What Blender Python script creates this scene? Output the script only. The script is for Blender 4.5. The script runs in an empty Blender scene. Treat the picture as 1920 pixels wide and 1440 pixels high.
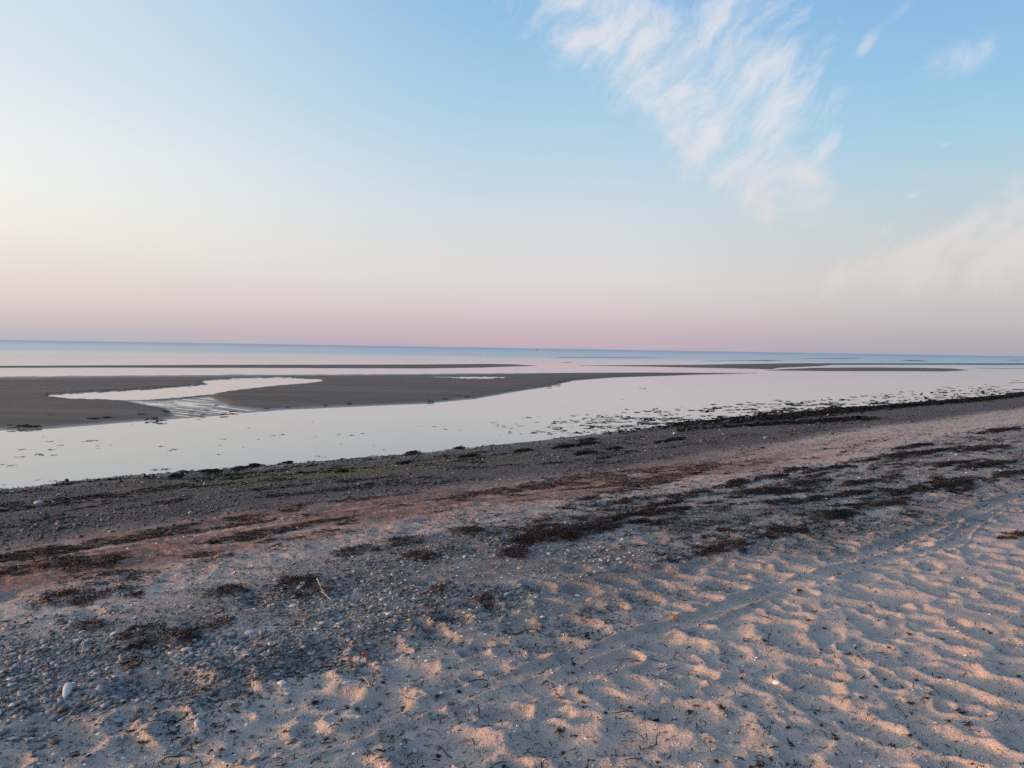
import bpy, math
import numpy as np
from mathutils import Vector, Matrix

SC = bpy.context.scene
COL = SC.collection
rng = np.random.default_rng(11)

# ------------------------------------------------------------------ camera
FPX, EYE = 1450.0, 2.5                      # focal length in photo pixels, eye above the water
PITCH, ROLL = math.atan(67.5 / FPX), math.atan(31 / 1920)
F = np.array([0, math.cos(PITCH), -math.sin(PITCH)])
R0 = np.array([1.0, 0, 0]); U0 = np.cross(R0, F)
RV = math.cos(ROLL) * R0 + math.sin(ROLL) * U0
UV = -math.sin(ROLL) * R0 + math.cos(ROLL) * U0
cam_data = bpy.data.cameras.new('camera')
cam_data.sensor_width = 36.0
cam_data.lens = 36.0 * FPX / 1920
cam_data.clip_start, cam_data.clip_end = 0.05, 120000
cam = bpy.data.objects.new('camera', cam_data); COL.objects.link(cam)
m = Matrix.Identity(4)
for i in range(3):
    m[i][0], m[i][1], m[i][2] = RV[i], UV[i], -F[i]
m[2][3] = EYE
cam.matrix_world = m
SC.camera = cam

# ------------------------------------------------------------------ exposure
EXPO = 1.30
SC.view_settings.view_transform = 'Standard'
SC.view_settings.look = 'None'
SC.view_settings.exposure = EXPO
SC.view_settings.gamma = 1.0
SC.view_settings.use_curve_mapping = False
try:
    SC.cycles.max_bounces = 5; SC.cycles.diffuse_bounces = 3; SC.cycles.glossy_bounces = 3
    SC.cycles.caustics_reflective = False; SC.cycles.caustics_refractive = False
    SC.cycles.use_denoising = False
    SC.cycles.sample_clamp_direct = 5.0; SC.cycles.sample_clamp_indirect = 3.0
except Exception:
    pass

# ------------------------------------------------------------------ sun
SUN_EL = math.radians(4.1)
SUN_AZ = np.array([-0.972, -0.235]); SUN_AZ /= np.linalg.norm(SUN_AZ)
sdir = Vector((SUN_AZ[0] * math.cos(SUN_EL), SUN_AZ[1] * math.cos(SUN_EL), math.sin(SUN_EL)))
sun_data = bpy.data.lights.new('sun', 'SUN')
sun_data.energy = 2.05; sun_data.angle = math.radians(3.5); sun_data.color = (1.0, 0.52, 0.25)
sun = bpy.data.objects.new('sun', sun_data); COL.objects.link(sun)
sun.rotation_euler = (-sdir).to_track_quat('-Z', 'Y').to_euler()
sun.location = (-40, -20, 30)

# ------------------------------------------------------------------ node helpers
class NT:
    def __init__(s, tree):
        s.t = tree; s.n = tree.nodes; s.l = tree.links
    def node(s, kind, **kw):
        n = s.n.new(kind)
        for k, v in kw.items(): setattr(n, k, v)
        return n
    def put(s, sock, val):
        if isinstance(val, bpy.types.NodeSocket): s.l.new(val, sock)
        elif val is not None: sock.default_value = val
    def m(s, op, a, b=None, c=None, clamp=False):
        n = s.node('ShaderNodeMath', operation=op); n.use_clamp = clamp
        s.put(n.inputs[0], a)
        if b is not None: s.put(n.inputs[1], b)
        if c is not None: s.put(n.inputs[2], c)
        return n.outputs[0]
    def smooth(s, x, a, b, lo=0.0, hi=1.0):
        n = s.node('ShaderNodeMapRange', interpolation_type='SMOOTHSTEP')
        s.put(n.inputs[0], x); s.put(n.inputs[1], a); s.put(n.inputs[2], b); s.put(n.inputs[3], lo); s.put(n.inputs[4], hi)
        return n.outputs[0]
    def mix(s, fac, a, b, blend='MIX'):
        n = s.node('ShaderNodeMix', data_type='RGBA', blend_type=blend)
        s.put(n.inputs[0], fac); s.put(n.inputs[6], a); s.put(n.inputs[7], b)
        return n.outputs[2]
    def ramp(s, fac, stops):
        n = s.node('ShaderNodeValToRGB'); cr = n.color_ramp
        while len(cr.elements) < len(stops): cr.elements.new(0.5)
        for e, (p, c) in zip(cr.elements, stops):
            e.position = p; e.color = (*c, 1)
        s.put(n.inputs[0], fac); return n.outputs[0]
    def xyz(s, x, y, z=0.0):
        n = s.node('ShaderNodeCombineXYZ')
        s.put(n.inputs[0], x); s.put(n.inputs[1], y); s.put(n.inputs[2], z); return n.outputs[0]
    def sep(s, v):
        n = s.node('ShaderNodeSeparateXYZ'); s.put(n.inputs[0], v); return n.outputs
    def noise(s, vec, scale, detail=4.0, rough=0.55, dist=0.0):
        n = s.node('ShaderNodeTexNoise'); s.put(n.inputs['Vector'], vec)
        n.inputs['Scale'].default_value = scale; n.inputs['Detail'].default_value = detail
        n.inputs['Roughness'].default_value = rough; n.inputs['Distortion'].default_value = dist
        return n.outputs['Fac']
    def attr(s, name):
        return s.node('ShaderNodeAttribute', attribute_name=name).outputs['Fac']
    def rot_scale(s, vec, ang, sx, sy):
        """vector turned by -ang about Z, then scaled: x runs along ang"""
        n = s.node('ShaderNodeMapping', vector_type='TEXTURE')
        s.put(n.inputs[0], vec); n.inputs['Rotation'].default_value = (0, 0, ang)
        n.inputs['Scale'].default_value = (1 / sx, 1 / sy, 1)
        return n.outputs[0]

def lin(c):
    c = np.array(c, float) / 255.0
    return tuple(np.where(c <= 0.04045, c / 12.92, ((c + 0.055) / 1.055) ** 2.4))
def lin4(c): return (*lin(c), 1)

# ------------------------------------------------------------------ sky
world = bpy.data.worlds.new('World'); SC.world = world; world.use_nodes = True
W = NT(world.node_tree); W.n.clear()
gen = W.node('ShaderNodeTexCoord').outputs['Generated']
dx, dy, dz = W.sep(gen)[:]
hor = W.m('MAXIMUM', W.m('SQRT', W.m('ADD', W.m('MULTIPLY', dx, dx), W.m('MULTIPLY', dy, dy))), 0.001)
el = W.m('DIVIDE', dz, hor)                                   # tangent of the elevation
elp = W.m('POWER', W.m('MAXIMUM', el, 0.0), 0.5)              # stops spaced by its square root
az = W.m('DIVIDE', dx, hor)
def stops(rows): return [(min(1.0, math.sqrt(t)), lin(c)) for t, c in rows]
left = W.ramp(elp, stops([(0, (176, 178, 192)), (.010, (188, 184, 192)), (.028, (205, 194, 196)), (.053, (222, 208, 204)), (.082, (227, 219, 213)), (.124, (238, 232, 222)), (.165, (236, 238, 233)), (.215, (232, 238, 239)), (.30, (215, 228, 236)), (.43, (199, 220, 236)), (.8, (154, 190, 228)), (1, (142, 180, 222))]))
mid = W.ramp(elp, stops([(0, (186, 172, 188)), (.012, (199, 178, 188)), (.028, (202, 186, 194)), (.05, (212, 200, 205)), (.09, (221, 215, 215)), (.125, (216, 217, 218)), (.172, (206, 218, 226)), (.24, (188, 212, 230)), (.31, (168, 206, 230)), (.43, (145, 190, 227)), (.8, (126, 173, 223)), (1, (120, 165, 217))]))
right = W.ramp(elp, stops([(0, (168, 168, 182)), (.014, (174, 171, 181)), (.034, (190, 183, 189)), (.08, (204, 199, 200)), (.125, (198, 204, 206)), (.185, (186, 207, 217)), (.25, (164, 205, 227)), (.32, (148, 194, 228)), (.45, (129, 176, 226)), (.8, (114, 160, 215)), (1, (108, 153, 209))]))
sky = W.mix(W.smooth(az, 0.05, 0.55), W.mix(W.smooth(az, -0.62, 0.02), left, mid), right)

# cirrus: soft patches of fibrous noise, laid out by direction
ady = W.m('MAXIMUM', dy, 0.2)
ca = W.m('DIVIDE', dx, ady); ce = W.m('DIVIDE', dz, ady)
cvec = W.xyz(ca, ce)
def dirpx(px, py): return F + (px - 960) / FPX * RV - (py - 720) / FPX * UV
def tang(px, py):
    d = dirpx(px, py); return d[0] / d[1], d[2] / d[1]
def blob(px, py, rx, ry, ang, amp):
    a, e = tang(px, py)
    n = W.node('ShaderNodeMapping', vector_type='TEXTURE')
    W.put(n.inputs[0], cvec)
    n.inputs['Location'].default_value = (a, e, 0); n.inputs['Rotation'].default_value = (0, 0, math.radians(ang))
    n.inputs['Scale'].default_value = (rx / FPX, ry / FPX, 1)
    q = W.node('ShaderNodeVectorMath', operation='DOT_PRODUCT'); W.l.new(n.outputs[0], q.inputs[0]); W.l.new(n.outputs[0], q.inputs[1])
    return W.m('MULTIPLY', W.m('POWER', 2.718, W.m('MULTIPLY', q.outputs['Value'], -1.0)), amp)
def total(lst):
    s = lst[0]
    for x in lst[1:]: s = W.m('ADD', s, x)
    return s
wn = W.node('ShaderNodeTexNoise'); W.put(wn.inputs['Vector'], cvec); wn.inputs['Scale'].default_value = 7; wn.inputs['Detail'].default_value = 3
warp = W.node('ShaderNodeVectorMath', operation='MULTIPLY_ADD'); W.l.new(wn.outputs['Color'], warp.inputs[0]); warp.inputs[1].default_value = (.10, .10, .0); W.l.new(cvec, warp.inputs[2])
fib = W.noise(W.rot_scale(warp.outputs[0], math.radians(50), 7.5, 25), 1.0, 8, 0.62)
lump = W.noise(W.rot_scale(warp.outputs[0], math.radians(38), 16, 30), 1.0, 7, 0.66)
dens = W.m('ADD', W.m('MULTIPLY', fib, 0.6), W.m('MULTIPLY', lump, 0.4))
main = total([blob(1085, 40, 62, 90, -60, 1.2), blob(1110, -90, 170, 90, 0, .7), blob(1205, 120, 85, 52, 25, .80), blob(1290, 60, 150, 80, 50, .62),
              blob(1290, 200, 120, 75, -50, 1.15), blob(1375, 270, 120, 72, -45, .95), blob(1420, 190, 100, 60, 45, .6), blob(1455, 340, 100, 52, -20, 1.35), blob(1530, 360, 60, 24, 15, .6),
              blob(1530, 205, 85, 36, 42, .7), blob(1470, 110, 150, 75, 50, .62), blob(1545, 270, 50, 20, 40, .5), blob(1400, 20, 150, 60, 40, .45), blob(1190, 40, 60, 90, 60, .7), blob(1430, 405, 40, 14, 20, .4), blob(1500, 440, 150, 36, 10, .22), blob(930, 10, 60, 40, 40, .22)])
wisp = total([blob(1627, 80, 30, 11, 55, .55), blob(1800, 110, 90, 34, 25, .45), blob(1770, 271, 18, 6, 20, .6), blob(1715, 365, 16, 6, 20, .6), blob(1745, 322, 24, 8, 20, .5),
              blob(1850, 185, 60, 8, 25, .25), blob(1690, 20, 60, 12, 40, .25)])
bank = total([blob(1600, 512, 70, 18, 14, .5), blob(1745, 475, 160, 42, 18, .95), blob(1890, 415, 110, 40, 28, .75), blob(1660, 430, 36, 10, 30, .5), blob(1890, 500, 220, 60, 5, .6), blob(2050, 380, 200, 70, 25, .8), blob(1400, 570, 240, 16, 3, .25), blob(1920, 320, 50, 20, 20, .25)])
front = W.smooth(dy, 0.25, 0.5)
def cloud(mask, k, lo, hi): 
    mask = W.m('MINIMUM', mask, 0.95)
    return W.smooth(W.m('ADD', mask, W.m('MULTIPLY', W.m('MULTIPLY', W.m('SUBTRACT', dens, 0.5), k), W.smooth(mask, .02, .35))), lo, hi)
c1 = W.m('MULTIPLY', cloud(main, 4.3, 0.24, 1.55), front)
c2 = W.m('MULTIPLY', cloud(wisp, 2.6, 0.06, 0.9), front)
c3 = W.m('MULTIPLY', cloud(bank, 3.6, 0.12, 1.25), front)
cl = W.m('ADD', W.m('MULTIPLY', c1, .88), W.m('ADD', W.m('MULTIPLY', c2, .5), W.m('MULTIPLY', c3, .75)), clamp=True)
ccol = W.mix(W.smooth(ce, 0.05, 0.32), lin4((220, 210, 206)), lin4((228, 228, 233)))
skyc = W.mix(cl, sky, ccol)
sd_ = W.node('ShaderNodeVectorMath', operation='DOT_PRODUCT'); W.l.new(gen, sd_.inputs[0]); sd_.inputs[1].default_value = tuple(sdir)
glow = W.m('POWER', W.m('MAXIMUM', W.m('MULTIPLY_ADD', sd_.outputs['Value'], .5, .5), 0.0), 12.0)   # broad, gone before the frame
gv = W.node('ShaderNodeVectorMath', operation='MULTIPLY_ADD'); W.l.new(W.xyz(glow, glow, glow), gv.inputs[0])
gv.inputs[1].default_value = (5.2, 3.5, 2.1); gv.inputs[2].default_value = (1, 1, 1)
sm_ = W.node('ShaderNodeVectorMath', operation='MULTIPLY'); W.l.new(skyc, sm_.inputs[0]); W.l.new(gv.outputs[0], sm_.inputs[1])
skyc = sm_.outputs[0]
nish = W.node('ShaderNodeTexSky', sky_type='NISHITA')
nish.sun_disc = False; nish.sun_elevation = SUN_EL; nish.sun_rotation = math.atan2(SUN_AZ[0], SUN_AZ[1])
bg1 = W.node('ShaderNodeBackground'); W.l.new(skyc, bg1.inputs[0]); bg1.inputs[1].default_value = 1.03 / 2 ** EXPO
bg2 = W.node('ShaderNodeBackground'); W.l.new(nish.outputs[0], bg2.inputs[0]); bg2.inputs[1].default_value = 0.10
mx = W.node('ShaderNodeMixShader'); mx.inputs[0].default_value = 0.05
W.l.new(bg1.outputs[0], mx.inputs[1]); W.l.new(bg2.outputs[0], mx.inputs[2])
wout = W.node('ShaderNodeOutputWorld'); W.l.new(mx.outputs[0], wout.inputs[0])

# ------------------------------------------------------------------ numeric noise
def _h(ix, iy, seed):
    h = (ix.astype(np.int64) * 374761393 + iy.astype(np.int64) * 668265263 + seed * 1442695041) & 0xFFFFFFFF
    h = ((h ^ (h >> 13)) * 1274126177) & 0xFFFFFFFF
    h = h ^ (h >> 16)
    return (h & 0xFFFFFF).astype(np.float32) / 0xFFFFFF
def vn(x, y, seed=0):
    x = np.asarray(x, np.float64); y = np.asarray(y, np.float64)
    ix = np.floor(x); iy = np.floor(y); fx = (x - ix).astype(np.float32); fy = (y - iy).astype(np.float32)
    ix = ix.astype(np.int64); iy = iy.astype(np.int64)
    fx = fx * fx * fx * (fx * (fx * 6 - 15) + 10); fy = fy * fy * fy * (fy * (fy * 6 - 15) + 10)
    a = _h(ix, iy, seed); b = _h(ix + 1, iy, seed); c = _h(ix, iy + 1, seed); d = _h(ix + 1, iy + 1, seed)
    return (a + (b - a) * fx) * (1 - fy) + (c + (d - c) * fx) * fy
def fbm(x, y, octv=4, seed=0, gain=0.5):
    s = 0; amp = 1; tot = 0
    for k in range(octv):
        s = s + amp * vn(x * 2 ** k + 17.3 * k, y * 2 ** k - 9.1 * k, seed + k); tot += amp; amp *= gain
    return s / tot - 0.5
def ss(x, a, b):
    t = np.clip((x - a) / (b - a), 0, 1); return t * t * (3 - 2 * t)
def band(x, a, b, w=0.4): return ss(x, a - w, a + w) * (1 - ss(x, b - w, b + w))

# ------------------------------------------------------------------ the lie of the beach
SH = math.radians(42)
UD = np.array([math.cos(SH), math.sin(SH)]); ND = np.array([math.sin(SH), -math.cos(SH)])   # along the shore / towards the land
def at0(px, py, z=0.0):
    d = dirpx(px, py); t = (z - EYE) / d[2]; return d[:2] * t
_edge = np.array([at0(*q) for q in [(-160, 934), (0, 917), (200, 895), (400, 880), (600, 865), (800, 848), (960, 832), (1150, 810), (1300, 795), (1450, 783), (1600, 768), (1750, 756), (1920, 740)]])
EU, EV = _edge @ UD, _edge @ ND
def uv(x, y):
    u = x * UD[0] + y * UD[1]
    return u, x * ND[0] + y * ND[1] - np.interp(u, EU, EV)
PV = np.array([-30, -3, 0, 3, 6, 7, 9.2, 10.5, 15, 40, 400.]); PZ = np.array([-.6, -.2, 0, .22, .41, .50, .73, .78, .86, 1.3, 3.0])
_pv = np.linspace(-30, 400, 43001); _pz = np.interp(_pv, PV, PZ)
_k = np.ones(81) / 81; _pzs = np.convolve(np.pad(_pz, 40, mode='edge'), _k, 'valid')
def base(x, y):
    u, v = uv(x, y); return np.interp(v, _pv, _pzs), u, v
def on_ground(px, py):
    d = dirpx(px, py); z = 0.5
    for _ in range(14):
        t = (z - EYE) / d[2]; x, y = d[0] * t, d[1] * t
        z = 0.5 * z + 0.5 * float(base(x, y)[0])
    return x, y

# stamped relief of footprints and furrows on a raster
HX0, HX1, HY0, HY1, HR = -7.0, 16.0, 1.0, 21.0, 0.0125
HM = np.zeros((int((HY1 - HY0) / HR), int((HX1 - HX0) / HR)), np.float32)
HN = HM.shape
def window(x, y, r):
    i0 = max(0, int((x - r - HX0) / HR)); i1 = min(HN[1], int((x + r - HX0) / HR))
    j0 = max(0, int((y - r - HY0) / HR)); j1 = min(HN[0], int((y + r - HY0) / HR))
    if i1 <= i0 or j1 <= j0: return None
    X, Y = np.meshgrid(HX0 + (np.arange(i0, i1) + .5) * HR, HY0 + (np.arange(j0, j1) + .5) * HR)
    return (slice(j0, j1), slice(i0, i1)), X, Y
def stamp(x, y, a, b, ang, depth, rim=0.45, wipe=0.75, push=0.0, foot=False):
    w = window(x, y, a * 2.3)
    if w is None: return
    sl, X, Y = w
    c, s = math.cos(ang), math.sin(ang)
    p = ((X - x) * c + (Y - y) * s) / a; q = (-(X - x) * s + (Y - y) * c) / b
    wob = 0.20 * (vn(X / (a * .7), Y / (a * .7), int(abs(x * 977)) % 999) - .5)
    r = np.sqrt(p * p + q * q) + wob
    if foot:
        r1 = np.sqrt(((p - .36) / .64) ** 2 + (q / 1.0) ** 2); r2 = np.sqrt(((p + .58) / .44) ** 2 + (q / .74) ** 2)
        r = -np.log(np.exp(-5 * r1) + np.exp(-5 * r2) + 1e-30) / 5 + .13 + wob * .5
    pw = 4.4 if foot else 3.6
    dent = np.exp(-np.clip(r, 0, 6) ** pw)
    crumb = 1 + .5 * (vn(X / .035, Y / .035, 5) - .5)
    ring = np.exp(-((r - 1.28) / 0.30) ** 2) * (1 + push * p) * crumb
    HM[sl] = HM[sl] * (1 - wipe * np.exp(-np.clip(r / 1.15, 0, 9) ** 4)) + (-depth * dent * (1 - .25 * p) + depth * rim * ring)
def furrow(pts, width, depth, rim):
    P = np.array([on_ground(*p) for p in pts])
    t = np.arange(len(P)); tt = np.linspace(0, len(P) - 1, len(P) * 14)
    Q = np.stack([np.interp(tt, t, P[:, 0]), np.interp(tt, t, P[:, 1])], 1)
    for _ in range(12): Q[1:-1] = (Q[:-2] + 2 * Q[1:-1] + Q[2:]) / 4
    lo, hi = Q.min(0) - .6, Q.max(0) + .6
    i0, i1 = [int(np.clip((v - HX0) / HR, 0, HN[1])) for v in (lo[0], hi[0])]
    j0, j1 = [int(np.clip((v - HY0) / HR, 0, HN[0])) for v in (lo[1], hi[1])]
    X, Y = np.meshgrid(HX0 + (np.arange(i0, i1) + .5) * HR, HY0 + (np.arange(j0, j1) + .5) * HR)
    D = np.full(X.shape, 9.0, np.float32)
    for k in range(len(Q) - 1):
        a, b = Q[k], Q[k + 1]; ab = b - a
        ii0 = max(0, int((min(a[0], b[0]) - .6 - HX0) / HR) - i0); ii1 = int((max(a[0], b[0]) + .6 - HX0) / HR) - i0
        jj0 = max(0, int((min(a[1], b[1]) - .6 - HY0) / HR) - j0); jj1 = int((max(a[1], b[1]) + .6 - HY0) / HR) - j0
        XX = X[jj0:jj1, ii0:ii1]; YY = Y[jj0:jj1, ii0:ii1]
        if XX.size == 0: continue
        h = np.clip(((XX - a[0]) * ab[0] + (YY - a[1]) * ab[1]) / (ab @ ab + 1e-9), 0, 1)
        dd = np.hypot(XX - a[0] - h * ab[0], YY - a[1] - h * ab[1])
        D[jj0:jj1, ii0:ii1] = np.minimum(D[jj0:jj1, ii0:ii1], dd)
    wv = width * (1 + .35 * fbm(X * 1.6, Y * 1.6, 2, 77))
    r = D / wv
    var = 0.75 + 0.9 * fbm(X * 1.1, Y * 1.1, 2, 91)
    HM[j0:j1, i0:i1] = HM[j0:j1, i0:i1] * (1 - .85 * np.exp(-np.clip(r, 0, 9) ** 4)) + 1.05 * var * (-depth * np.exp(-np.clip(r, 0, 9) ** 3) + 1.7 * rim * np.exp(-((r - 1.25) / .19) ** 2))
LAND = math.atan2(ND[1], ND[0])
n_try = 0
for k in range(2300):                                   # trampled sand above the wrack line
    r = 2.2 + 14 * rng.random() ** 1.7; a = math.radians(rng.uniform(-46, 46))
    x, y = r * math.sin(a), r * math.cos(a); u, v = uv(x, y)
    if v < 7.2: continue
    left_gravel = band(v, 9.6, 11.6, .3) * (1 - ss(u, 3.6, 5.5))
    if rng.random() < 0.45 * left_gravel: continue
    if v < 11.3 and rng.random() < 0.45: continue
    ang = LAND + rng.normal(0, .45) if rng.random() < .62 else SH + rng.normal(0, .5)
    if rng.random() < .5: ang += math.pi
    sz = rng.uniform(.85, 1.35)
    sh = .55 if v < 11.3 else 1.0
    stamp(x, y, rng.uniform(.085, .15) * sz, rng.uniform(.055, .085) * sz, ang, rng.uniform(.016, .034) * sh, rng.uniform(.06, .22), .75, rng.uniform(-.4, .4), rng.random() < .45)
seen = []
for k in range(4000):                                   # fresh rounded prints, spaced as steps are
    r = 2.6 + 8.5 * rng.random() ** 1.5; a = math.radians(rng.uniform(-40, 42))
    x, y = r * math.sin(a), r * math.cos(a); u, v = uv(x, y)
    if v < 11.5 - .25 * (u > 6): continue
    if any((x - p) ** 2 + (y - q) ** 2 < .085 for p, q in seen): continue
    seen.append((x, y)); sz = rng.uniform(.85, 1.15)
    stamp(x, y, .135 * sz, rng.uniform(.075, .10) * sz, (LAND if rng.random() < .65 else SH) + rng.normal(0, .3), rng.uniform(.028, .046), rng.uniform(.1, .25), .9, .1, rng.random() < .4)
    if len(seen) > 240: break
furrow([(520, 1440), (640, 1385), (760, 1338), (900, 1292), (1060, 1240), (1240, 1178), (1400, 1124), (1560, 1072), (1660, 1046), (1790, 1022), (1818, 985), (1870, 950)], .070, .024, .020)
furrow([(560, 1452), (740, 1390), (850, 1345), (960, 1300), (1070, 1268), (1180, 1236)], .075, .026, .022)
furrow([(1560, 1048), (1640, 1030), (1720, 1000), (1790, 968), (1880, 936), (1960, 915)], .09, .03, .018)
furrow([(640, 1345), (740, 1300), (840, 1262), (960, 1225)], .07, .015, .012)
for px, py, a, b, ang, dp in [(839, 1402, .20, .13, .2, .040), (1064, 1391, .20, .12, -.1, .042), (951, 1335, .11, .07, .2, .035), (1037, 1207, .17, .10, .1, .035), (722, 1316, .13, .10, .9, .040),
                              (1255, 1207, .17, .12, -.3, .034), (1527, 1247, .12, .07, -.6, .032), (1522, 1283, .12, .08, -.4, .038), (1545, 1322, .19, .08, LAND, .036), (1644, 1365, .15, .08, LAND, .036),
                              (1660, 1120, .24, .11, .0, .030), (1329, 1346, .17, .12, .1, .036), (1722, 1020, .10, .07, .1, .036), (1756, 980, .13, .08, .1, .036), (1482, 1098, .15, .09, .1, .03),
                              (1530, 1082, .14, .07, LAND, .03), (1805, 1270, .22, .08, LAND, .034), (1200, 1385, .2, .12, .3, .03), (1270, 1335, .16, .10, 0, .038), (1806, 1395, .16, .09, LAND, .034), (1880, 1290, .2, .1, LAND, .03),
                              (300, 1285, .22, .14, .1, .045), (590, 1240, .18, .12, .2, .03)]:
    x, y = on_ground(px, py); stamp(x, y, a * 1.05, b * 1.15, ang, dp * 1.5, .22, .98, .2)
HM = np.where(HM > .012, .012 + .014 * np.tanh((HM - .012) / .014), HM).astype(np.float32)      # loose sand slumps: no sharp peaks
def hm(x, y):
    fx = np.clip((x - HX0) / HR - .5, 0, HN[1] - 1.01); fy = np.clip((y - HY0) / HR - .5, 0, HN[0] - 1.01)
    i = fx.astype(np.int64); j = fy.astype(np.int64); fx = fx - i; fy = fy - j
    val = (HM[j, i] * (1 - fx) + HM[j, i + 1] * fx) * (1 - fy) + (HM[j + 1, i] * (1 - fx) + HM[j + 1, i + 1] * fx) * fy
    e = np.minimum(np.minimum(x - HX0, HX1 - x), np.minimum(y - HY0, HY1 - y))
    return val * ss(e, 0.1, 1.2)
def height(x, y):
    x = np.asarray(x, float); y = np.asarray(y, float)
    z, u, v = base(x, y)
    dry = ss(v, 7.0, 9.0); wetz = ss(v, -0.5, 1.0) * (1 - dry)
    p = x * .45 - y * .9; q = x * .9 + y * .45          # wind and tread ridges run towards the viewer
    soft = ss(v, 10.6, 12.2)
    z = z + dry * (.040 * fbm(x * .45, y * .45, 2, 3) + .016 * fbm(x * 1.3, y * 1.3, 2, 5)
                   + (.008 + .004 * soft) * fbm(q * 2.8, p * 1.6, 2, 9) + .007 * fbm(x * 9, y * 9, 3, 13) + .0032 * fbm(x * 38, y * 38, 2, 19))
    face = band(v, 6.6, 9.6, .5)
    z = z + face * (.030 * fbm(x * 4.5, y * 4.5, 3, 15) + .012 * fbm(x * 16, y * 16, 2, 17))
    z = z + wetz * (.05 * fbm(u * .35, v * .9, 3, 23) + .022 * fbm(x * 3.2, y * 3.2, 3, 25) + .014 * fbm(x * 14, y * 14, 3, 29))
    z = z + .02 * np.exp(-((v - 6.6 - .5 * fbm(u * .3, u * 0, 2, 33)) / .25) ** 2)
    z = z + (1 - ss(np.abs(v), 0.0, 1.2)) * .022 * fbm(x * 2.2, y * 2.2, 3, 27)
    return z + .86 * hm(x, y), u, v

def rot_uv(u, v, k): return u * k, v
def masks(x, y, u, v):
    w = v + .9 * fbm(u * .35, v * .55, 3, 41) + .35 * fbm(x * 2.2, y * 2.2, 3, 43)
    wet = 1 - ss(w, 5.4, 6.9)
    soak = 1 - ss(v + .3 * fbm(x, y, 2, 45), 0.1, 1.6)
    red = band(w, 6.0, 8.7, .7) * (1 - .75 * ss(u, 9, 20))
    algae = band(v + .6 * fbm(x * .8, y * .8, 3, 47), 1.3, 3.6, .5) * band(u, 4.6, 10.5, 1.8)
    grav = band(w, 9.9, 11.5, .45) * (1 - ss(u, 4.3, 6.2))
    lit = band(w, 9.3, 12.3, .6) * ss(u, 1.5, 4.5)
    return dict(wet=wet, soak=soak, red=red, algae=algae, grav=grav, litter=lit)

# ------------------------------------------------------------------ mesh helpers
def mesh_np(name, co, faces, nper, smooth=True, attrs=None):
    me = bpy.data.meshes.new(name)
    co = np.ascontiguousarray(co, np.float32); faces = np.ascontiguousarray(faces, np.int32)
    me.vertices.add(len(co)); me.vertices.foreach_set('co', co.ravel())
    nf = len(faces)
    me.loops.add(nf * nper); me.loops.foreach_set('vertex_index', faces.ravel())
    me.polygons.add(nf); me.polygons.foreach_set('loop_start', np.arange(nf, dtype=np.int32) * nper)
    try: me.polygons.foreach_set('loop_total', np.full(nf, nper, np.int32))
    except Exception: pass
    if attrs:
        for k, a in attrs.items():
            at = me.attributes.new(k, 'FLOAT', 'POINT'); at.data.foreach_set('value', np.ascontiguousarray(a, np.float32))
    me.update(calc_edges=True)
    me.polygons.foreach_set('use_smooth', np.full(nf, smooth))
    me.validate()
    return me
def obj(name, me, mat, parent=None, loc=None):
    o = bpy.data.objects.new(name, me); COL.objects.link(o)
    if mat and me is not None and not me.materials: me.materials.append(mat)
    if parent: o.parent = parent
    if loc is not None: o.location = loc
    return o
def tag(o, label=None, cat=None, group=None, kind=None):
    if label: o['label'] = label
    if cat: o['category'] = cat
    if group: o['group'] = group
    if kind: o['kind'] = kind
    return o
def grid_faces(nr, nc):
    i = np.arange(nr - 1)[:, None] * nc + np.arange(nc - 1)[None, :]
    return np.stack([i, i + 1, i + nc + 1, i + nc], -1).reshape(-1, 4)

# ------------------------------------------------------------------ materials
def new_mat(name):
    mt = bpy.data.materials.new(name); mt.use_nodes = True
    t = NT(mt.node_tree); t.n.clear()
    out = t.node('ShaderNodeOutputMaterial'); b = t.node('ShaderNodeBsdfPrincipled')
    t.l.new(b.outputs[0], out.inputs[0])
    return mt, t, b
def bump(t, b, h, strength, dist):
    n = t.node('ShaderNodeBump'); n.inputs['Strength'].default_value = strength; n.inputs['Distance'].default_value = dist
    t.l.new(h, n.inputs['Height']); t.l.new(n.outputs[0], b.inputs['Normal'])

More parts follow.
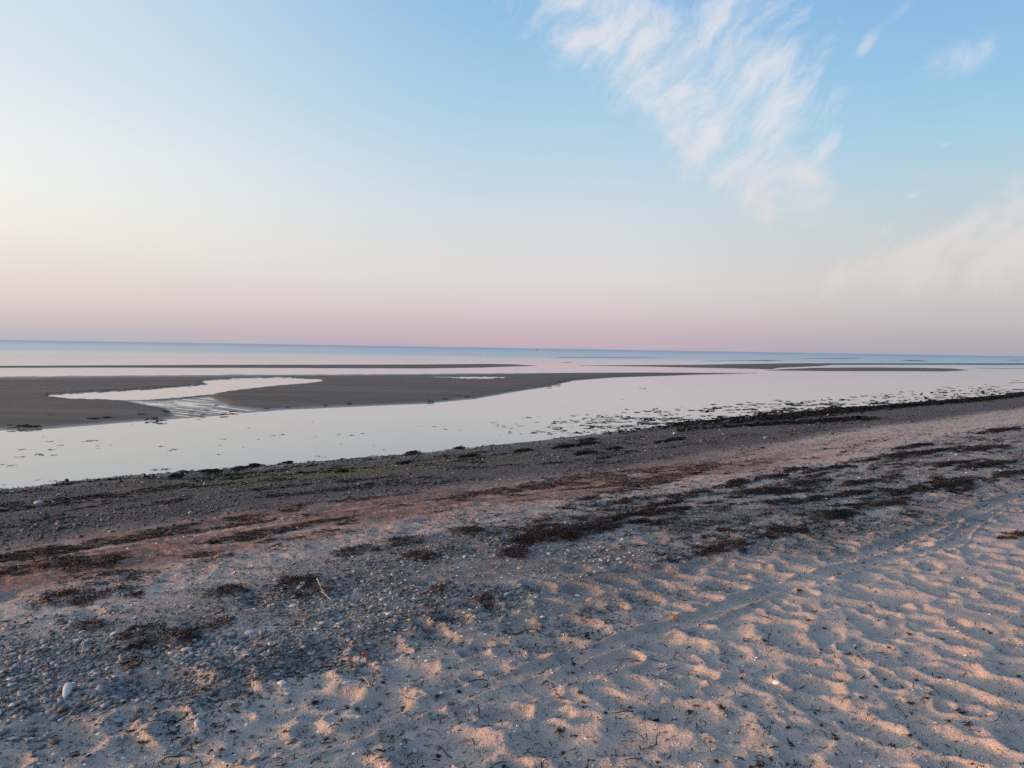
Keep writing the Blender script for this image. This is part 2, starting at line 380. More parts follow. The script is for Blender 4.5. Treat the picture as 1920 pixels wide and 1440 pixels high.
def sand_material():
    mt, t, b = new_mat('beach_sand')
    pos = t.node('ShaderNodeNewGeometry').outputs['Position']
    st = t.rot_scale(pos, SH, .7, 3.6)                     # streaks along the shore
    big = t.noise(pos, 1.1, 4); med = t.noise(pos, 7, 5, .6); fine = t.noise(pos, 55, 4, .65); grain = t.noise(pos, 240, 2, .6)
    stn = t.noise(st, 1.0, 6, .62); stf = t.noise(st, 5.0, 5, .65)
    dry = t.mix(big, (.435, .345, .292, 1), (.510, .410, .350, 1))
    dry = t.mix(t.smooth(med, .35, .7, 0, .35), dry, (.30, .25, .22, 1))
    dry = t.mix(t.smooth(grain, .54, .70, 0, .55), dry, (.17, .145, .13, 1))
    dry = t.mix(t.smooth(grain, .42, .26, 0, .40), dry, (.56, .50, .45, 1))
    # shell grit and dark crumbs
    vo = t.node('ShaderNodeTexVoronoi'); t.put(vo.inputs['Vector'], pos); vo.inputs['Scale'].default_value = 95
    cell = t.sep(vo.outputs['Color'])
    dot = t.smooth(vo.outputs['Distance'], .42, .22)
    crumb = t.m('MULTIPLY', dot, t.smooth(cell[0], .72, .80))
    chip = t.m('MULTIPLY', dot, t.smooth(cell[1], .90, .95))
    wet, soak, red, algae, grav, lit = [t.attr(k) for k in ('wet', 'soak', 'red', 'algae', 'grav', 'litter')]
    # reddish dry weed dust
    rm = t.m('MULTIPLY', red, t.smooth(t.m('ADD', t.m('MULTIPLY', stn, .6), t.m('MULTIPLY', fine, .4)), .33, .52))
    col = t.mix(t.m('MULTIPLY', rm, .92), dry, t.mix(stf, (.105, .058, .046, 1), (.250, .125, .095, 1)))
    dk = t.m('MULTIPLY', red, t.smooth(t.m('ADD', t.m('MULTIPLY', stf, .55), t.m('MULTIPLY', fine, .45)), .53, .63))
    col = t.mix(t.m('MULTIPLY', dk, .75), col, (.055, .045, .042, 1))
    # fine grey litter among the wrack
    lm = t.m('MULTIPLY', lit, t.smooth(t.m('ADD', t.m('MULTIPLY', stn, .45), t.m('MULTIPLY', fine, .55)), .36, .58))
    col = t.mix(t.m('MULTIPLY', lm, .90), col, t.mix(fine, (.06, .055, .055, 1), (.20, .185, .175, 1)))
    gm = t.m('MULTIPLY', grav, t.smooth(med, .3, .55))
    col = t.mix(t.m('MULTIPLY', gm, .5), col, t.mix(fine, (.075, .07, .07, 1), (.22, .205, .20, 1)))
    # wet shingle
    mid_n = t.noise(pos, 17, 3, .6)
    wetc = t.mix(t.smooth(t.m('ADD', t.m('MULTIPLY', fine, .5), t.m('MULTIPLY', mid_n, .5)), .36, .64), (.036, .029, .026, 1), (.145, .115, .100, 1))
    wetc = t.mix(t.smooth(stn, .45, .7, 0, .5), wetc, (.125, .080, .066, 1))
    wetc = t.mix(t.m('MULTIPLY', chip, .8), wetc, (.36, .34, .33, 1))
    am = t.m('MULTIPLY', algae, t.smooth(t.m('ADD', t.m('MULTIPLY', stn, .5), t.m('MULTIPLY', fine, .5)), .34, .50))
    wetc = t.mix(t.m('MULTIPLY', am, .75), wetc, t.mix(fine, (.060, .055, .014, 1), (.155, .135, .028, 1)))
    col = t.mix(wet, col, wetc)
    dryness = t.m('SUBTRACT', 1.0, wet)
    col = t.mix(t.m('MULTIPLY', t.m('MULTIPLY', crumb, .75), dryness), col, (.035, .03, .028, 1))
    col = t.mix(t.m('MULTIPLY', t.m('MULTIPLY', chip, .7), dryness), col, (.55, .52, .49, 1))
    t.l.new(col, b.inputs['Base Color'])
    t.l.new(t.m('SUBTRACT', .95, t.m('ADD', t.m('MULTIPLY', wet, .2), t.m('MULTIPLY', soak, .30))), b.inputs['Roughness'])
    b.inputs['Specular IOR Level'].default_value = .12
    hgt = t.m('ADD', t.m('MULTIPLY', fine, 1.0), t.m('ADD', t.m('MULTIPLY', grain, .35), t.m('MULTIPLY', med, .7)))
    bump(t, b, hgt, .9, .013)
    return mt
def bar_material():
    mt, t, b = new_mat('wet_bar_sand')
    pos = t.node('ShaderNodeNewGeometry').outputs['Position']
    n1 = t.noise(pos, .25, 4); n2 = t.noise(pos, 3.5, 4, .6); n3 = t.noise(t.rot_scale(pos, 0, .06, .5), 1, 4)
    col = t.mix(n1, (.076, .056, .042, 1), (.118, .084, .062, 1))
    col = t.mix(t.smooth(n2, .4, .7, 0, .35), col, (.066, .058, .050, 1))
    col = t.mix(t.smooth(n3, .42, .66, 0, .6), col, (.155, .114, .086, 1))
    t.l.new(col, b.inputs['Base Color']); zz = t.sep(pos)[2]
    damp = t.smooth(t.m('ADD', zz, t.m('MULTIPLY', t.m('SUBTRACT', n2, .5), .02)), .035, .002)
    t.l.new(t.m('SUBTRACT', .85, t.m('MULTIPLY', damp, .5)), b.inputs['Roughness']); b.inputs['Specular IOR Level'].default_value = .3
    rpl = t.noise(t.rot_scale(pos, SH, 1.2, 5.0), 1, 4, .6)
    bump(t, b, t.m('ADD', t.m('MULTIPLY', n2, .6), rpl), .3, .04)
    return mt
def sea_material():
    mt, t, b = new_mat('sea_water')
    pos = t.node('ShaderNodeNewGeometry').outputs['Position']
    x, y, z = t.sep(pos)[:]
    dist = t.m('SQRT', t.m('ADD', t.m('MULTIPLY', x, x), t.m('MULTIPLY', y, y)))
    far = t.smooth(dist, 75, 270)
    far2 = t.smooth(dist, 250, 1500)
    patch = t.noise(t.rot_scale(pos, 0.05, .004, .025), 1, 3)
    b.inputs['Base Color'].default_value = (.16, .165, .16, 1)
    b.inputs['IOR'].default_value = 1.7
    ro = t.m('ADD', .012, t.m('MULTIPLY', far, t.m('ADD', .22, t.m('ADD', t.m('MULTIPLY', patch, .14), t.m('MULTIPLY', far2, .14)))))
    t.l.new(ro, b.inputs['Roughness'])
    t.l.new(t.mix(far, t.mix(t.noise(t.rot_scale(pos, SH, .12, .5), 1, 4), (.20, .212, .195, 1), (.275, .29, .275, 1)), (.26, .32, .375, 1)), b.inputs['Base Color'])  # far water's bluer base colour paints in the reflection of higher sky
    rip = t.noise(t.rot_scale(pos, SH - .6, .9, 3.2), 1, 3, .5); sw = t.noise(pos, .35, 2)
    h = t.m('MULTIPLY', t.m('MULTIPLY', rip, t.smooth(sw, .45, .72)), t.m('ADD', .25, far))
    bump(t, b, h, .10, .02)
    return mt
def weed_material(name, c0, c1, c2, rough=.75):
    mt, t, b = new_mat(name)
    k = t.attr('tint')
    pos = t.node('ShaderNodeNewGeometry').outputs['Position']
    col = t.ramp(t.m('ADD', t.m('MULTIPLY', k, .8), t.m('MULTIPLY', t.noise(pos, 40, 2), .25)), [(0, c0), (.55, c1), (1, c2)])
    t.l.new(col, b.inputs['Base Color']); b.inputs['Roughness'].default_value = rough; b.inputs['Specular IOR Level'].default_value = .12
    return mt
def stone_material(name, c0, c1, c2, scale=30, rough=.8, use_tint=True):
    mt, t, b = new_mat(name)
    tc = t.node('ShaderNodeTexCoord').outputs['Object']
    oi = t.node('ShaderNodeObjectInfo').outputs['Random']
    k = t.attr('tint') if use_tint else oi
    n = t.noise(tc, scale, 5, .6); n2 = t.noise(tc, scale * 5, 3, .6)
    col = t.ramp(t.m('ADD', t.m('MULTIPLY', k, .85), t.m('MULTIPLY', t.m('SUBTRACT', n, .35), .5)), [(0, c0), (.5, c1), (1, c2)])
    col = t.mix(t.smooth(n2, .55, .75, 0, .4), col, (c0[0] * .7, c0[1] * .7, c0[2] * .7, 1))
    t.l.new(col, b.inputs['Base Color']); b.inputs['Roughness'].default_value = rough; b.inputs['Specular IOR Level'].default_value = .3
    bump(t, b, n2, .35, .002)
    return mt
M_SAND, M_BAR, M_SEA = sand_material(), bar_material(), sea_material()
M_WEED = weed_material('dried_seaweed', (.010, .009, .008), (.024, .019, .015), (.075, .050, .036))
M_RED = weed_material('red_brown_seaweed', (.012, .009, .008), (.034, .018, .012), (.13, .050, .024))
M_BLACK = weed_material('wet_black_seaweed', (.006, .006, .005), (.014, .013, .010), (.030, .026, .017), .85)
M_STONE = stone_material('beach_pebble', (.06, .058, .062), (.20, .19, .185), (.50, .48, .46), 30, .8, False)
M_GRAVEL = stone_material('gravel_stone', (.066, .061, .060), (.185, .174, .168), (.52, .49, .46), 25)
M_WETSTONE = stone_material('wet_gravel_stone', (.030, .028, .028), (.085, .078, .076), (.42, .40, .39), 25, .55)
M_SHELL = stone_material('bleached_shell', (.36, .33, .30), (.55, .52, .49), (.75, .73, .70), 30, .6)
M_WHITE = stone_material('pale_stone', (.28, .275, .27), (.40, .39, .38), (.52, .51, .49), 22, .75, False)
M_DARKSTONE = stone_material('dark_wet_stone', (.015, .014, .014), (.03, .028, .027), (.05, .047, .045), 20, .5, False)
M_STRAW = stone_material('dry_straw', (.26, .20, .14), (.38, .31, .23), (.48, .41, .32), 60, .8, False)
M_BROWN = stone_material('brown_twig', (.07, .045, .03), (.12, .08, .055), (.17, .12, .085), 60, .8, False)
M_ORANGE = stone_material('orange_leaf', (.42, .16, .03), (.60, .27, .06), (.70, .38, .12), 60, .7, False)
M_REDBIT = stone_material('red_scrap', (.42, .05, .025), (.55, .08, .04), (.6, .12, .06), 60, .6, False)

# ------------------------------------------------------------------ beach
def build_beach():
    th_in = np.linspace(-math.radians(41), math.radians(41), 1290)
    th = np.concatenate([np.linspace(-math.pi, th_in[0], 90)[:-1], th_in, np.linspace(th_in[-1], math.pi, 90)[1:]])
    r = [0.25]
    while r[-1] < 420:
        q = r[-1]
        step = max(q * q / (1.62 * 773) * .82, .0052)
        if q < 2.5: step = .06
        step = min(step, 18)
        r.append(q + step)
    r = np.array(r)
    Rr, T = np.meshgrid(r, th, indexing='ij')
    x = Rr * np.sin(T); y = Rr * np.cos(T)
    shp = x.shape
    x = x.ravel(); y = y.ravel()
    z, u, v = height(x, y)
    f = grid_faces(*shp)
    keep = (v[f] > -1.6).any(1)
    f = f[keep]
    used = np.zeros(len(x), bool); used[f.ravel()] = True
    idx = np.cumsum(used) - 1
    f = idx[f][:, ::-1]
    at = masks(x[used], y[used], u[used], v[used])
    me = mesh_np('beach', np.stack([x, y, z], 1)[used], f, 4, True, at)
    return tag(obj('beach', me, M_SAND), 'pale trampled sand beach sloping from dry footprints to dark wet shingle', kind='structure')
beach = build_beach()

# sea: one flat sheet out to the horizon
def build_sea():
    r = np.array([0.5, 5, 12, 25, 50, 100, 200, 400, 800, 1600, 4000, 10000, 25000, 60000.])
    th = np.linspace(-math.pi, math.pi, 145)
    Rr, T = np.meshgrid(r, th, indexing='ij')
    co = np.stack([Rr * np.sin(T), Rr * np.cos(T), 0 * Rr], -1).reshape(-1, 3)
    me = mesh_np('sea', co, grid_faces(*Rr.shape)[:, ::-1], 4, True)
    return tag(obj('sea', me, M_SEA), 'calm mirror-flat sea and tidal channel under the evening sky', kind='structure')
build_sea()

# ------------------------------------------------------------------ sandbars
def pip(px, py, poly):
    inside = np.zeros(px.shape, bool); n = len(poly)
    for i in range(n):
        x0, y0 = poly[i]; x1, y1 = poly[(i + 1) % n]
        c = ((y0 > py) != (y1 > py)) & (px < (x1 - x0) * (py - y0) / (y1 - y0 + 1e-12) + x0)
        inside ^= c
    return inside
def poly_sd(px, py, poly, ky):
    d = np.full(px.shape, 1e9)
    for i in range(len(poly)):
        a = np.array(poly[i], float); b = np.array(poly[(i + 1) % len(poly)], float)
        a = a * (1, ky); b = b * (1, ky); ab = b - a
        h = np.clip(((px - a[0]) * ab[0] + (py * ky - a[1]) * ab[1]) / (ab @ ab), 0, 1)
        d = np.minimum(d, np.hypot(px - a[0] - h * ab[0], py * ky - a[1] - h * ab[1]))
    return np.where(pip(px, py, poly), d, -d)
POOL = [(98, 742), (200, 737), (300, 731), (400, 723), (388, 716), (450, 713), (520, 711), (595, 714), (560, 718), (505, 722), (440, 730), (392, 738), (345, 743), (280, 748), (200, 748), (130, 746)]
def sandbar(top, bot, hmax, cols, rows, label, pool=False, seed=0):
    tx, ty = np.array(top, float).T; bx_, by = np.array(bot, float).T
    x0, x1 = max(tx[0], bx_[0]), min(tx[-1], bx_[-1])
    xs = np.linspace(x0, x1, cols)
    yt = np.interp(xs, tx, ty); yb = np.interp(xs, bx_, by)
    t = np.linspace(-1.12, 1.12, rows)
    PX = np.repeat(xs[None], rows, 0)
    half = (yb - yt) / 2; mid_ = (yb + yt) / 2
    PY = mid_[None] + half[None] * t[:, None]
    D = F[None, None] + (PX[..., None] - 960) / FPX * RV - (PY[..., None] - 720) / FPX * UV
    tt = -EYE / D[..., 2]
    X, Y = D[..., 0] * tt, D[..., 1] * tt
    T = np.abs(t)[:, None]
    tip = ss(np.minimum(xs - x0, x1 - xs), 0, max(20, .12 * (x1 - x0)))[None]
    Z = hmax * (1 - T ** 2.5) * (.25 + .75 * tip) + .02 * fbm(X * .12, Y * .10, 4, 61 + seed) * (1 - .4 * T) + .012 * fbm(X * .8, Y * .5, 3, 65 + seed)
    if pool:
        sd = poly_sd(PX, PY, POOL, 3.2) + 7 + 11 * fbm(PX * .09, PY * .6, 4, 71)
        w = ss(sd, -9, 7)
        Z = Z * (1 - w) - .04 * w
        RIV = [(130, 745), (300, 747), (400, 738), (440, 757), (530, 769), (440, 780), (320, 787), (300, 770), (200, 752)]
        sr = poly_sd(PX, PY, RIV, 3.2)
        wr = ss(sr, -3, 20) * (1 - w)
        ln = fbm(PX * .014 + 3, (PY - .11 * PX) * .62, 5, 73, .70)
        Z = Z * (1 - wr) + wr * (.003 + .036 * ln)
        for cx, cy, rx, ry in [(893, 708.5, 52, 2.4), (830, 707, 30, .9), (760, 708, 16, .7)]:
            e = np.hypot((PX - cx) / rx, (PY - cy) / ry) + .9 * fbm(PX * .09, PY * .9, 3, 79)
            ws = 1 - ss(e, .75, 1.15); Z = Z * (1 - ws) - .03 * ws
    co = np.stack([X, Y, Z], -1).reshape(-1, 3)
    me = mesh_np('sandbar', co, grid_faces(rows, cols), 4, True)
    return tag(obj('sandbar', me, M_BAR), label, kind='structure')
sandbar([(-420, 700), (0, 706), (480, 702.5), (960, 699.5), (1200, 698.3), (1420, 699.6)],
        [(-420, 824), (-200, 815), (0, 807), (100, 803), (200, 795), (330, 786), (430, 777), (530, 768.5), (600, 765), (700, 761.5), (800, 757), (890, 748.5), (960, 736), (1020, 727), (1045, 721), (1075, 714), (1150, 708), (1300, 703), (1420, 699.9)],
        .075, 940, 250, 'broad dark sandbar with a bright tidal pool across its left half', True)
sandbar([(-420, 682), (0, 686), (400, 684), (800, 683.2), (905, 682.2), (960, 683), (1008, 685.6)], [(-420, 685), (0, 689.6), (200, 689.4), (500, 690.2), (800, 691), (900, 689.5), (1008, 686)], .06, 420, 26, 'long thin sandbar beyond the broad one at the left', seed=1)
sandbar([(1085, 685.3), (1200, 684.6), (1300, 684), (1400, 682), (1500, 681), (1560, 681), (1700, 681.2), (1920, 681.2), (2250, 684)], [(1085, 685.7), (1200, 687), (1300, 689.4), (1400, 691.5), (1445, 692.8), (1460, 690), (1500, 688.2), (1540, 686.3), (1560, 684.2), (1700, 684), (1920, 684), (2250, 686)], .07, 420, 26, 'long sandbar at the right with a notch where it narrows', seed=2)
sandbar([(1434, 694.3), (1474, 691.7), (1526, 689.6), (1623, 688.8), (1720, 689.4), (1784, 690.7), (1818, 693.4)], [(1434, 694.7), (1494, 695.2), (1558, 696), (1720, 696.2), (1768, 696.6), (1800, 695.2), (1818, 693.9)], .05, 260, 24, 'short low sandbar nearest the right bank of the channel', seed=3)
for pts, lab in [([(1310, 677.2, .1), (1400, 676.5, .5), (1440, 676.2, .9), (1473, 676.2, .2)], 'thin dark bar line before the long right sandbar'),
                 ([(1494, 672.6, .1), (1560, 672, .5), (1600, 671.6, .5), (1622, 671.4, .1)], 'farthest thin bar line near the horizon at the right'),
                 ([(1690, 675.6, .2), (1705, 676.0, 1.0), (1725, 676.5, .8), (1742, 677, .1)], 'short dark bar islet beyond the long right sandbar'),
                 ([(1885, 675.6, .1), (1905, 675.3, .5), (1925, 675.2, .2)], 'tiny bar islet at the right edge near the horizon'),
                 ([(1817, 690.2, .15), (1870, 690.8, .4), (1940, 691.4, .4), (2020, 692, .1)], 'thin bar line right of the short low sandbar'),
                 ([(1028, 670.6, .1), (1060, 670.7, .45), (1180, 671.0, .6), (1246, 671.0, .1)], 'faint bar line far out in the middle'),
                 ([(1050, 679.5, .15), (1062, 679.4, .4), (1075, 679.4, .1)], 'tiny bar islet in the far middle water')]:
    sandbar([(a, b - c) for a, b, c in pts], [(a, b + c) for a, b, c in pts], .05, 60, 10, lab, seed=5)

# ------------------------------------------------------------------ scatter
def ico(sub):
    t = (1 + 5 ** .5) / 2
    v = [(-1, t, 0), (1, t, 0), (-1, -t, 0), (1, -t, 0), (0, -1, t), (0, 1, t), (0, -1, -t), (0, 1, -t), (t, 0, -1), (t, 0, 1), (-t, 0, -1), (-t, 0, 1)]
    f = [(0, 11, 5), (0, 5, 1), (0, 1, 7), (0, 7, 10), (0, 10, 11), (1, 5, 9), (5, 11, 4), (11, 10, 2), (10, 7, 6), (7, 1, 8), (3, 9, 4), (3, 4, 2), (3, 2, 6), (3, 6, 8), (3, 8, 9), (4, 9, 5), (2, 4, 11), (6, 2, 10), (8, 6, 7), (9, 8, 1)]
    v = [np.array(p) / np.linalg.norm(p) for p in v]
    for _ in range(sub):
        cache = {}; nf = []
        def mid2(a, b):
            k = (min(a, b), max(a, b))
            if k not in cache:
                p = v[a] + v[b]; v.append(p / np.linalg.norm(p)); cache[k] = len(v) - 1
            return cache[k]
        for a, b, c in f:
            ab, bc, ca_ = mid2(a, b), mid2(b, c), mid2(c, a)
            nf += [(a, ab, ca_), (b, bc, ab), (c, ca_, bc), (ab, bc, ca_)]
        f = nf
    return np.array(v), np.array(f)
ICO0, ICO1, ICO2 = ico(0), ico(1), ico(2)
def stone_co(V, sx, sy, sz, seed, rough=.22):
    r = np.random.default_rng(seed)
    d = np.ones(len(V))
    for k in range(5):
        a = r.normal(size=3); a /= np.linalg.norm(a); d += rough * r.uniform(-.6, 1) * np.clip(V @ a, 0, 1) ** 2
    for k in range(4):                                     # a few flattened facets
        a = r.normal(size=3); a /= np.linalg.norm(a); h = V @ a * d; lim = r.uniform(.62, .9)
        d = np.where(h > lim, d * (1 - .7 * (h - lim) / np.maximum(h, 1e-6)), d)
    return V * d[:, None] * (sx, sy, sz)
def stones_mesh(name, P, S, mat_tint, geo=ICO0, flat=.5):
    V, Fc = geo; n = len(P); k = len(V)
    sx = S * rng.uniform(.8, 1.35, n); sy = S * rng.uniform(.6, 1.0, n); sz = S * rng.uniform(.2, .6, n) * flat / .5
    base_v = V[None] * (1 + .62 * (rng.random((n, k, 1)) - .5))
    co = base_v * np.stack([sx, sy, sz], 1)[:, None, :]
    a = rng.uniform(0, 6.283, n); c, s = np.cos(a)[:, None], np.sin(a)[:, None]
    tx, ty = rng.normal(0, .25, n)[:, None], rng.normal(0, .25, n)[:, None]
    z = co[..., 2] + tx * co[..., 0] + ty * co[..., 1]
    x = co[..., 0] * c - co[..., 1] * s; y = co[..., 0] * s + co[..., 1] * c
    co = np.stack([x, y, z], -1) + P[:, None, :]
    co[..., 2] += (sz * .35)[:, None]
    f = (Fc[None] + (np.arange(n) * k)[:, None, None]).reshape(-1, 3)
    return mesh_np(name, co.reshape(-1, 3), f, 3, True, {'tint': np.repeat(mat_tint, k)})
def sample(n, rmin, rmax, prob, power=1.0, amax=42):
    """n ground points, denser near the viewer, kept with probability prob(x, y, u, v)"""
    X = []; Y = []; got = 0
    for _ in range(60):
        m_ = 40000
        t = rng.random(m_)
        inv = (1 / rmin ** power) + t * (1 / rmax ** power - 1 / rmin ** power)
        r = inv ** (-1 / power); a = np.radians(rng.uniform(-amax, amax, m_))
        x, y = r * np.sin(a), r * np.cos(a); u, v = uv(x, y)
        k = rng.random(m_) < prob(x, y, u, v)
        X.append(x[k]); Y.append(y[k]); got += k.sum()
        if got >= n: break
    x = np.concatenate(X)[:n]; y = np.concatenate(Y)[:n]
    return x, y, height(x, y)[0]
def strands_mesh(name, x, y, z, L, Wd, ang, tint, arch, seg=3):
    n = len(x)
    s = np.linspace(-.5, .5, seg + 1)
    curl = rng.normal(0, 1.1, n)
    a = ang[:, None] + curl[:, None] * s[None]
    px = x[:, None] + np.cos(a) * L[:, None] * s; py = y[:, None] + np.sin(a) * L[:, None] * s
    lift = arch[:, None] * (1 - (2 * s[None] + rng.uniform(-.6, .6, n)[:, None]) ** 2) + rng.normal(0, .002, (n, seg + 1))
    pz = z[:, None] + .003 + np.clip(lift, -.002, .2)
    w = Wd[:, None] * np.array([.45] + [1.0] * (seg - 1) + [.35])[None]
    nx, ny = -np.sin(a), np.cos(a)
    tilt = rng.normal(0, .5, (n, 1))
    A = np.stack([px + nx * w, py + ny * w, pz + w * tilt], -1); B = np.stack([px - nx * w, py - ny * w, pz - w * tilt + .001], -1)
    co = np.stack([A, B], 2).reshape(-1, 3)
    k = (seg + 1) * 2
    q = np.array([[2 * i, 2 * i + 1, 2 * i + 3, 2 * i + 2] for i in range(seg)])
    f = (q[None] + (np.arange(n) * k)[:, None, None]).reshape(-1, 4)
    return mesh_np(name, co, f, 4, True, {'tint': np.repeat(tint, k)})

# dense gravel at the left, wet shingle by the water
def p_grav(x, y, u, v):
    g = masks(x, y, u, v); return g['grav'] * (.06 + .94 * ss(fbm(x * 1.9, y * 1.9, 3, 101), -.10, .10)) + .02 * band(v, 8.8, 12.5)
x, y, z = sample(11000, 2.8, 12, p_grav, .8)
S = np.clip(rng.lognormal(math.log(.0082), .58, len(x)), .0035, .021)
tag(obj('gravel', stones_mesh('gravel', np.stack([x, y, z], 1), S, rng.beta(1.1, 1.7, len(x))), M_GRAVEL), 'loose grey gravel strewn over the sand by the strandline', kind='stuff')
x, y, z = sample(16000, 7, 45, lambda x, y, u, v: ss(v, -.25, .2) * (1 - ss(v + .8 * fbm(x, y, 2, 103), 5.2, 6.8)) * (.3 + .7 * ss(fbm(u * .8, v * 1.6, 3, 105), -.1, .12)), 1.2)
S = np.clip(rng.lognormal(math.log(.013), .5, len(x)), .006, .045) * np.clip(np.hypot(x, y) / 14, .9, 1.6)
tag(obj('shingle', stones_mesh('shingle', np.stack([x, y, z], 1), S, np.clip(rng.beta(.8, 4.2, len(x)) * 1.3, 0, 1)), M_WETSTONE), 'dark wet shingle along the edge of the water', kind='stuff')
x, y, z = sample(9500, 3, 32, lambda x, y, u, v: .9 * band(v, 9.2, 12, .4) + .10 * ss(v, 6, 8) + .12, 1.0)
S = np.clip(rng.lognormal(math.log(.005), .5, len(x)), .0025, .016) * np.clip(np.hypot(x, y) / 7, .8, 1.7)
tag(obj('shell_fragments', stones_mesh('shell_fragments', np.stack([x, y, z], 1), S, rng.random(len(x)), flat=.3), M_SHELL), 'small white shell fragments scattered over the beach', kind='stuff')

# loose weed crumbs
def strew(name, n, prob, mat, label, rmin=2.8, rmax=40, power=1.0, ls=1.0, ws=1.0, along=.6, archs=.012):
    x, y, z = sample(n, rmin, rmax, prob, power)
    r = np.hypot(x, y); g = np.clip(r / 7, .8, 2.2)
    L = np.clip(rng.lognormal(math.log(.034), .55, len(x)), .008, .16) * ls * g ** .5
    Wd = rng.uniform(.0012, .0035, len(x)) * ws * g
    ang = np.where(rng.random(len(x)) < along, SH + rng.normal(0, .5, len(x)), rng.uniform(0, 6.283, len(x)))
    me = strands_mesh(name, x, y, z, L, Wd, ang, rng.random(len(x)), rng.uniform(0, archs, len(x)))
    return tag(obj(name, me, mat), label, kind='stuff')
def streak(u, v, x, y, s): return fbm(u * .55, v * 2.2, 4, s) + .5 * fbm(x * 3, y * 3, 3, s + 7)
strew('seaweed_crumbs', 21000, lambda x, y, u, v: .55 * band(v, 9.0, 12.3, .5) * (ss(u, -1, 3) * .6 + .4 * ss(u, 3.5, 7)) * ss(streak(u, v, x, y, 111), -.12, .18) + .03 * ss(v, 7, 9), M_WEED, 'dark dry seaweed crumbs scattered over the pale sand', rmax=30)
strew('seaweed_wrack', 15000, lambda x, y, u, v: band(v, 9.2, 11.7, .35) * ss(u, 4, 8) * (.25 + .75 * ss(streak(u, v, x, y, 121), .02, .20)) * ss(fbm(u * 2.6, v * 8, 3, 127), -.02, .10), M_WEED, 'thin dark wrack strewn in streaks along the upper beach', rmin=5, rmax=42, power=1.1, ls=1.4, ws=1.2)
strew('red_seaweed_litter', 15000, lambda x, y, u, v: band(v, 6.2, 8.8, .5) * (1 - .6 * ss(u, 10, 22)) * ss(streak(u, v, x, y, 131), -.02, .14), M_RED, 'red brown dried weed litter spread across the upper slope', rmin=5, rmax=40, power=1.1, ls=1.3, ws=1.1)
strew('dark_shore_weed', 9000, lambda x, y, u, v: (band(v, .1, 5.5, .4) * ss(streak(u, v, x, y, 141), .06, .2) + .6 * band(v, -.25, .45, .15) * ss(fbm(u * 1.5, v * 0, 3, 147), -.05, .1)), M_BLACK, 'dark weed shreds among the wet shingle', rmin=8, rmax=50, power=1.1, ls=1.6, ws=1.5)

# ------------------------------------------------------------------ seaweed mats, each a thing
def weed_mat(px, py, hx, hy, label, group=None, mat=None, dens=1.0, thick=.026, tilt=None, name='seaweed_mat'):
    """a mat of tangled strands; hx, hy = its half extent as seen in the photograph's pixels"""
    cx, cy = on_ground(px, py)
    sl = math.tan(math.radians(-7)) if tilt is None else tilt
    A = np.array([on_ground(px + hx, py + hx * sl)]) - np.array([on_ground(px - hx, py - hx * sl)]); A = A[0] / 2
    B = np.array(on_ground(px, py - hy)) - np.array(on_ground(px, py + hy)); B = B / 2
    area = np.linalg.norm(A) * np.linalg.norm(B) * 3.1
    dist = math.hypot(cx, cy)
    n = int(np.clip(area * 1900 * dens * (6 / dist) ** .8, 60, 2200))
    p = rng.uniform(-1, 1, (n * 6, 2)); rr = (p ** 2).sum(1)
    x = cx + p[:, 0] * A[0] + p[:, 1] * B[0]; y = cy + p[:, 0] * A[1] + p[:, 1] * B[1]
    sd = int(abs(px * 7 + py)) % 9999
    gu, gv = uv(x, y)
    keep = rr + 2.2 * fbm(p[:, 0] * 3.4 + sd, p[:, 1] * 1.9, 3, 151) + 3.4 * fbm(gu * 3.0, gv * 10.5, 4, 153, .6) + rng.normal(0, .34, len(x)) < .36
    x, y, rr = x[keep][:n], y[keep][:n], rr[keep][:n]
    n = len(x)
    z = height(x, y)[0] + rng.random(n) * thick * np.clip(1 - rr, 0, 1)
    g = max(.8, min(2.4, dist / 7))
    L = np.clip(rng.lognormal(math.log(.060), .5, n), .02, .2) * g ** .5; Wd = rng.uniform(.0012, .0036, n) * g ** .85
    ang = np.where(rng.random(n) < .5, SH + rng.normal(0, .6, n), rng.uniform(0, 6.283, n))
    me = strands_mesh(name, x - cx, y - cy, z - float(height(np.array([cx]), np.array([cy]))[0][0]), L, Wd, ang, np.clip(rng.random(n) * .8 + .25 * rng.random(), 0, 1), rng.uniform(0, thick, n))
    o = obj(name, me, mat or M_WEED, loc=(cx, cy, float(height(np.array([cx]), np.array([cy]))[0][0])))
    return tag(o, label, 'seaweed', group)
UPPER = 'seaweed mats along the upper strandline'
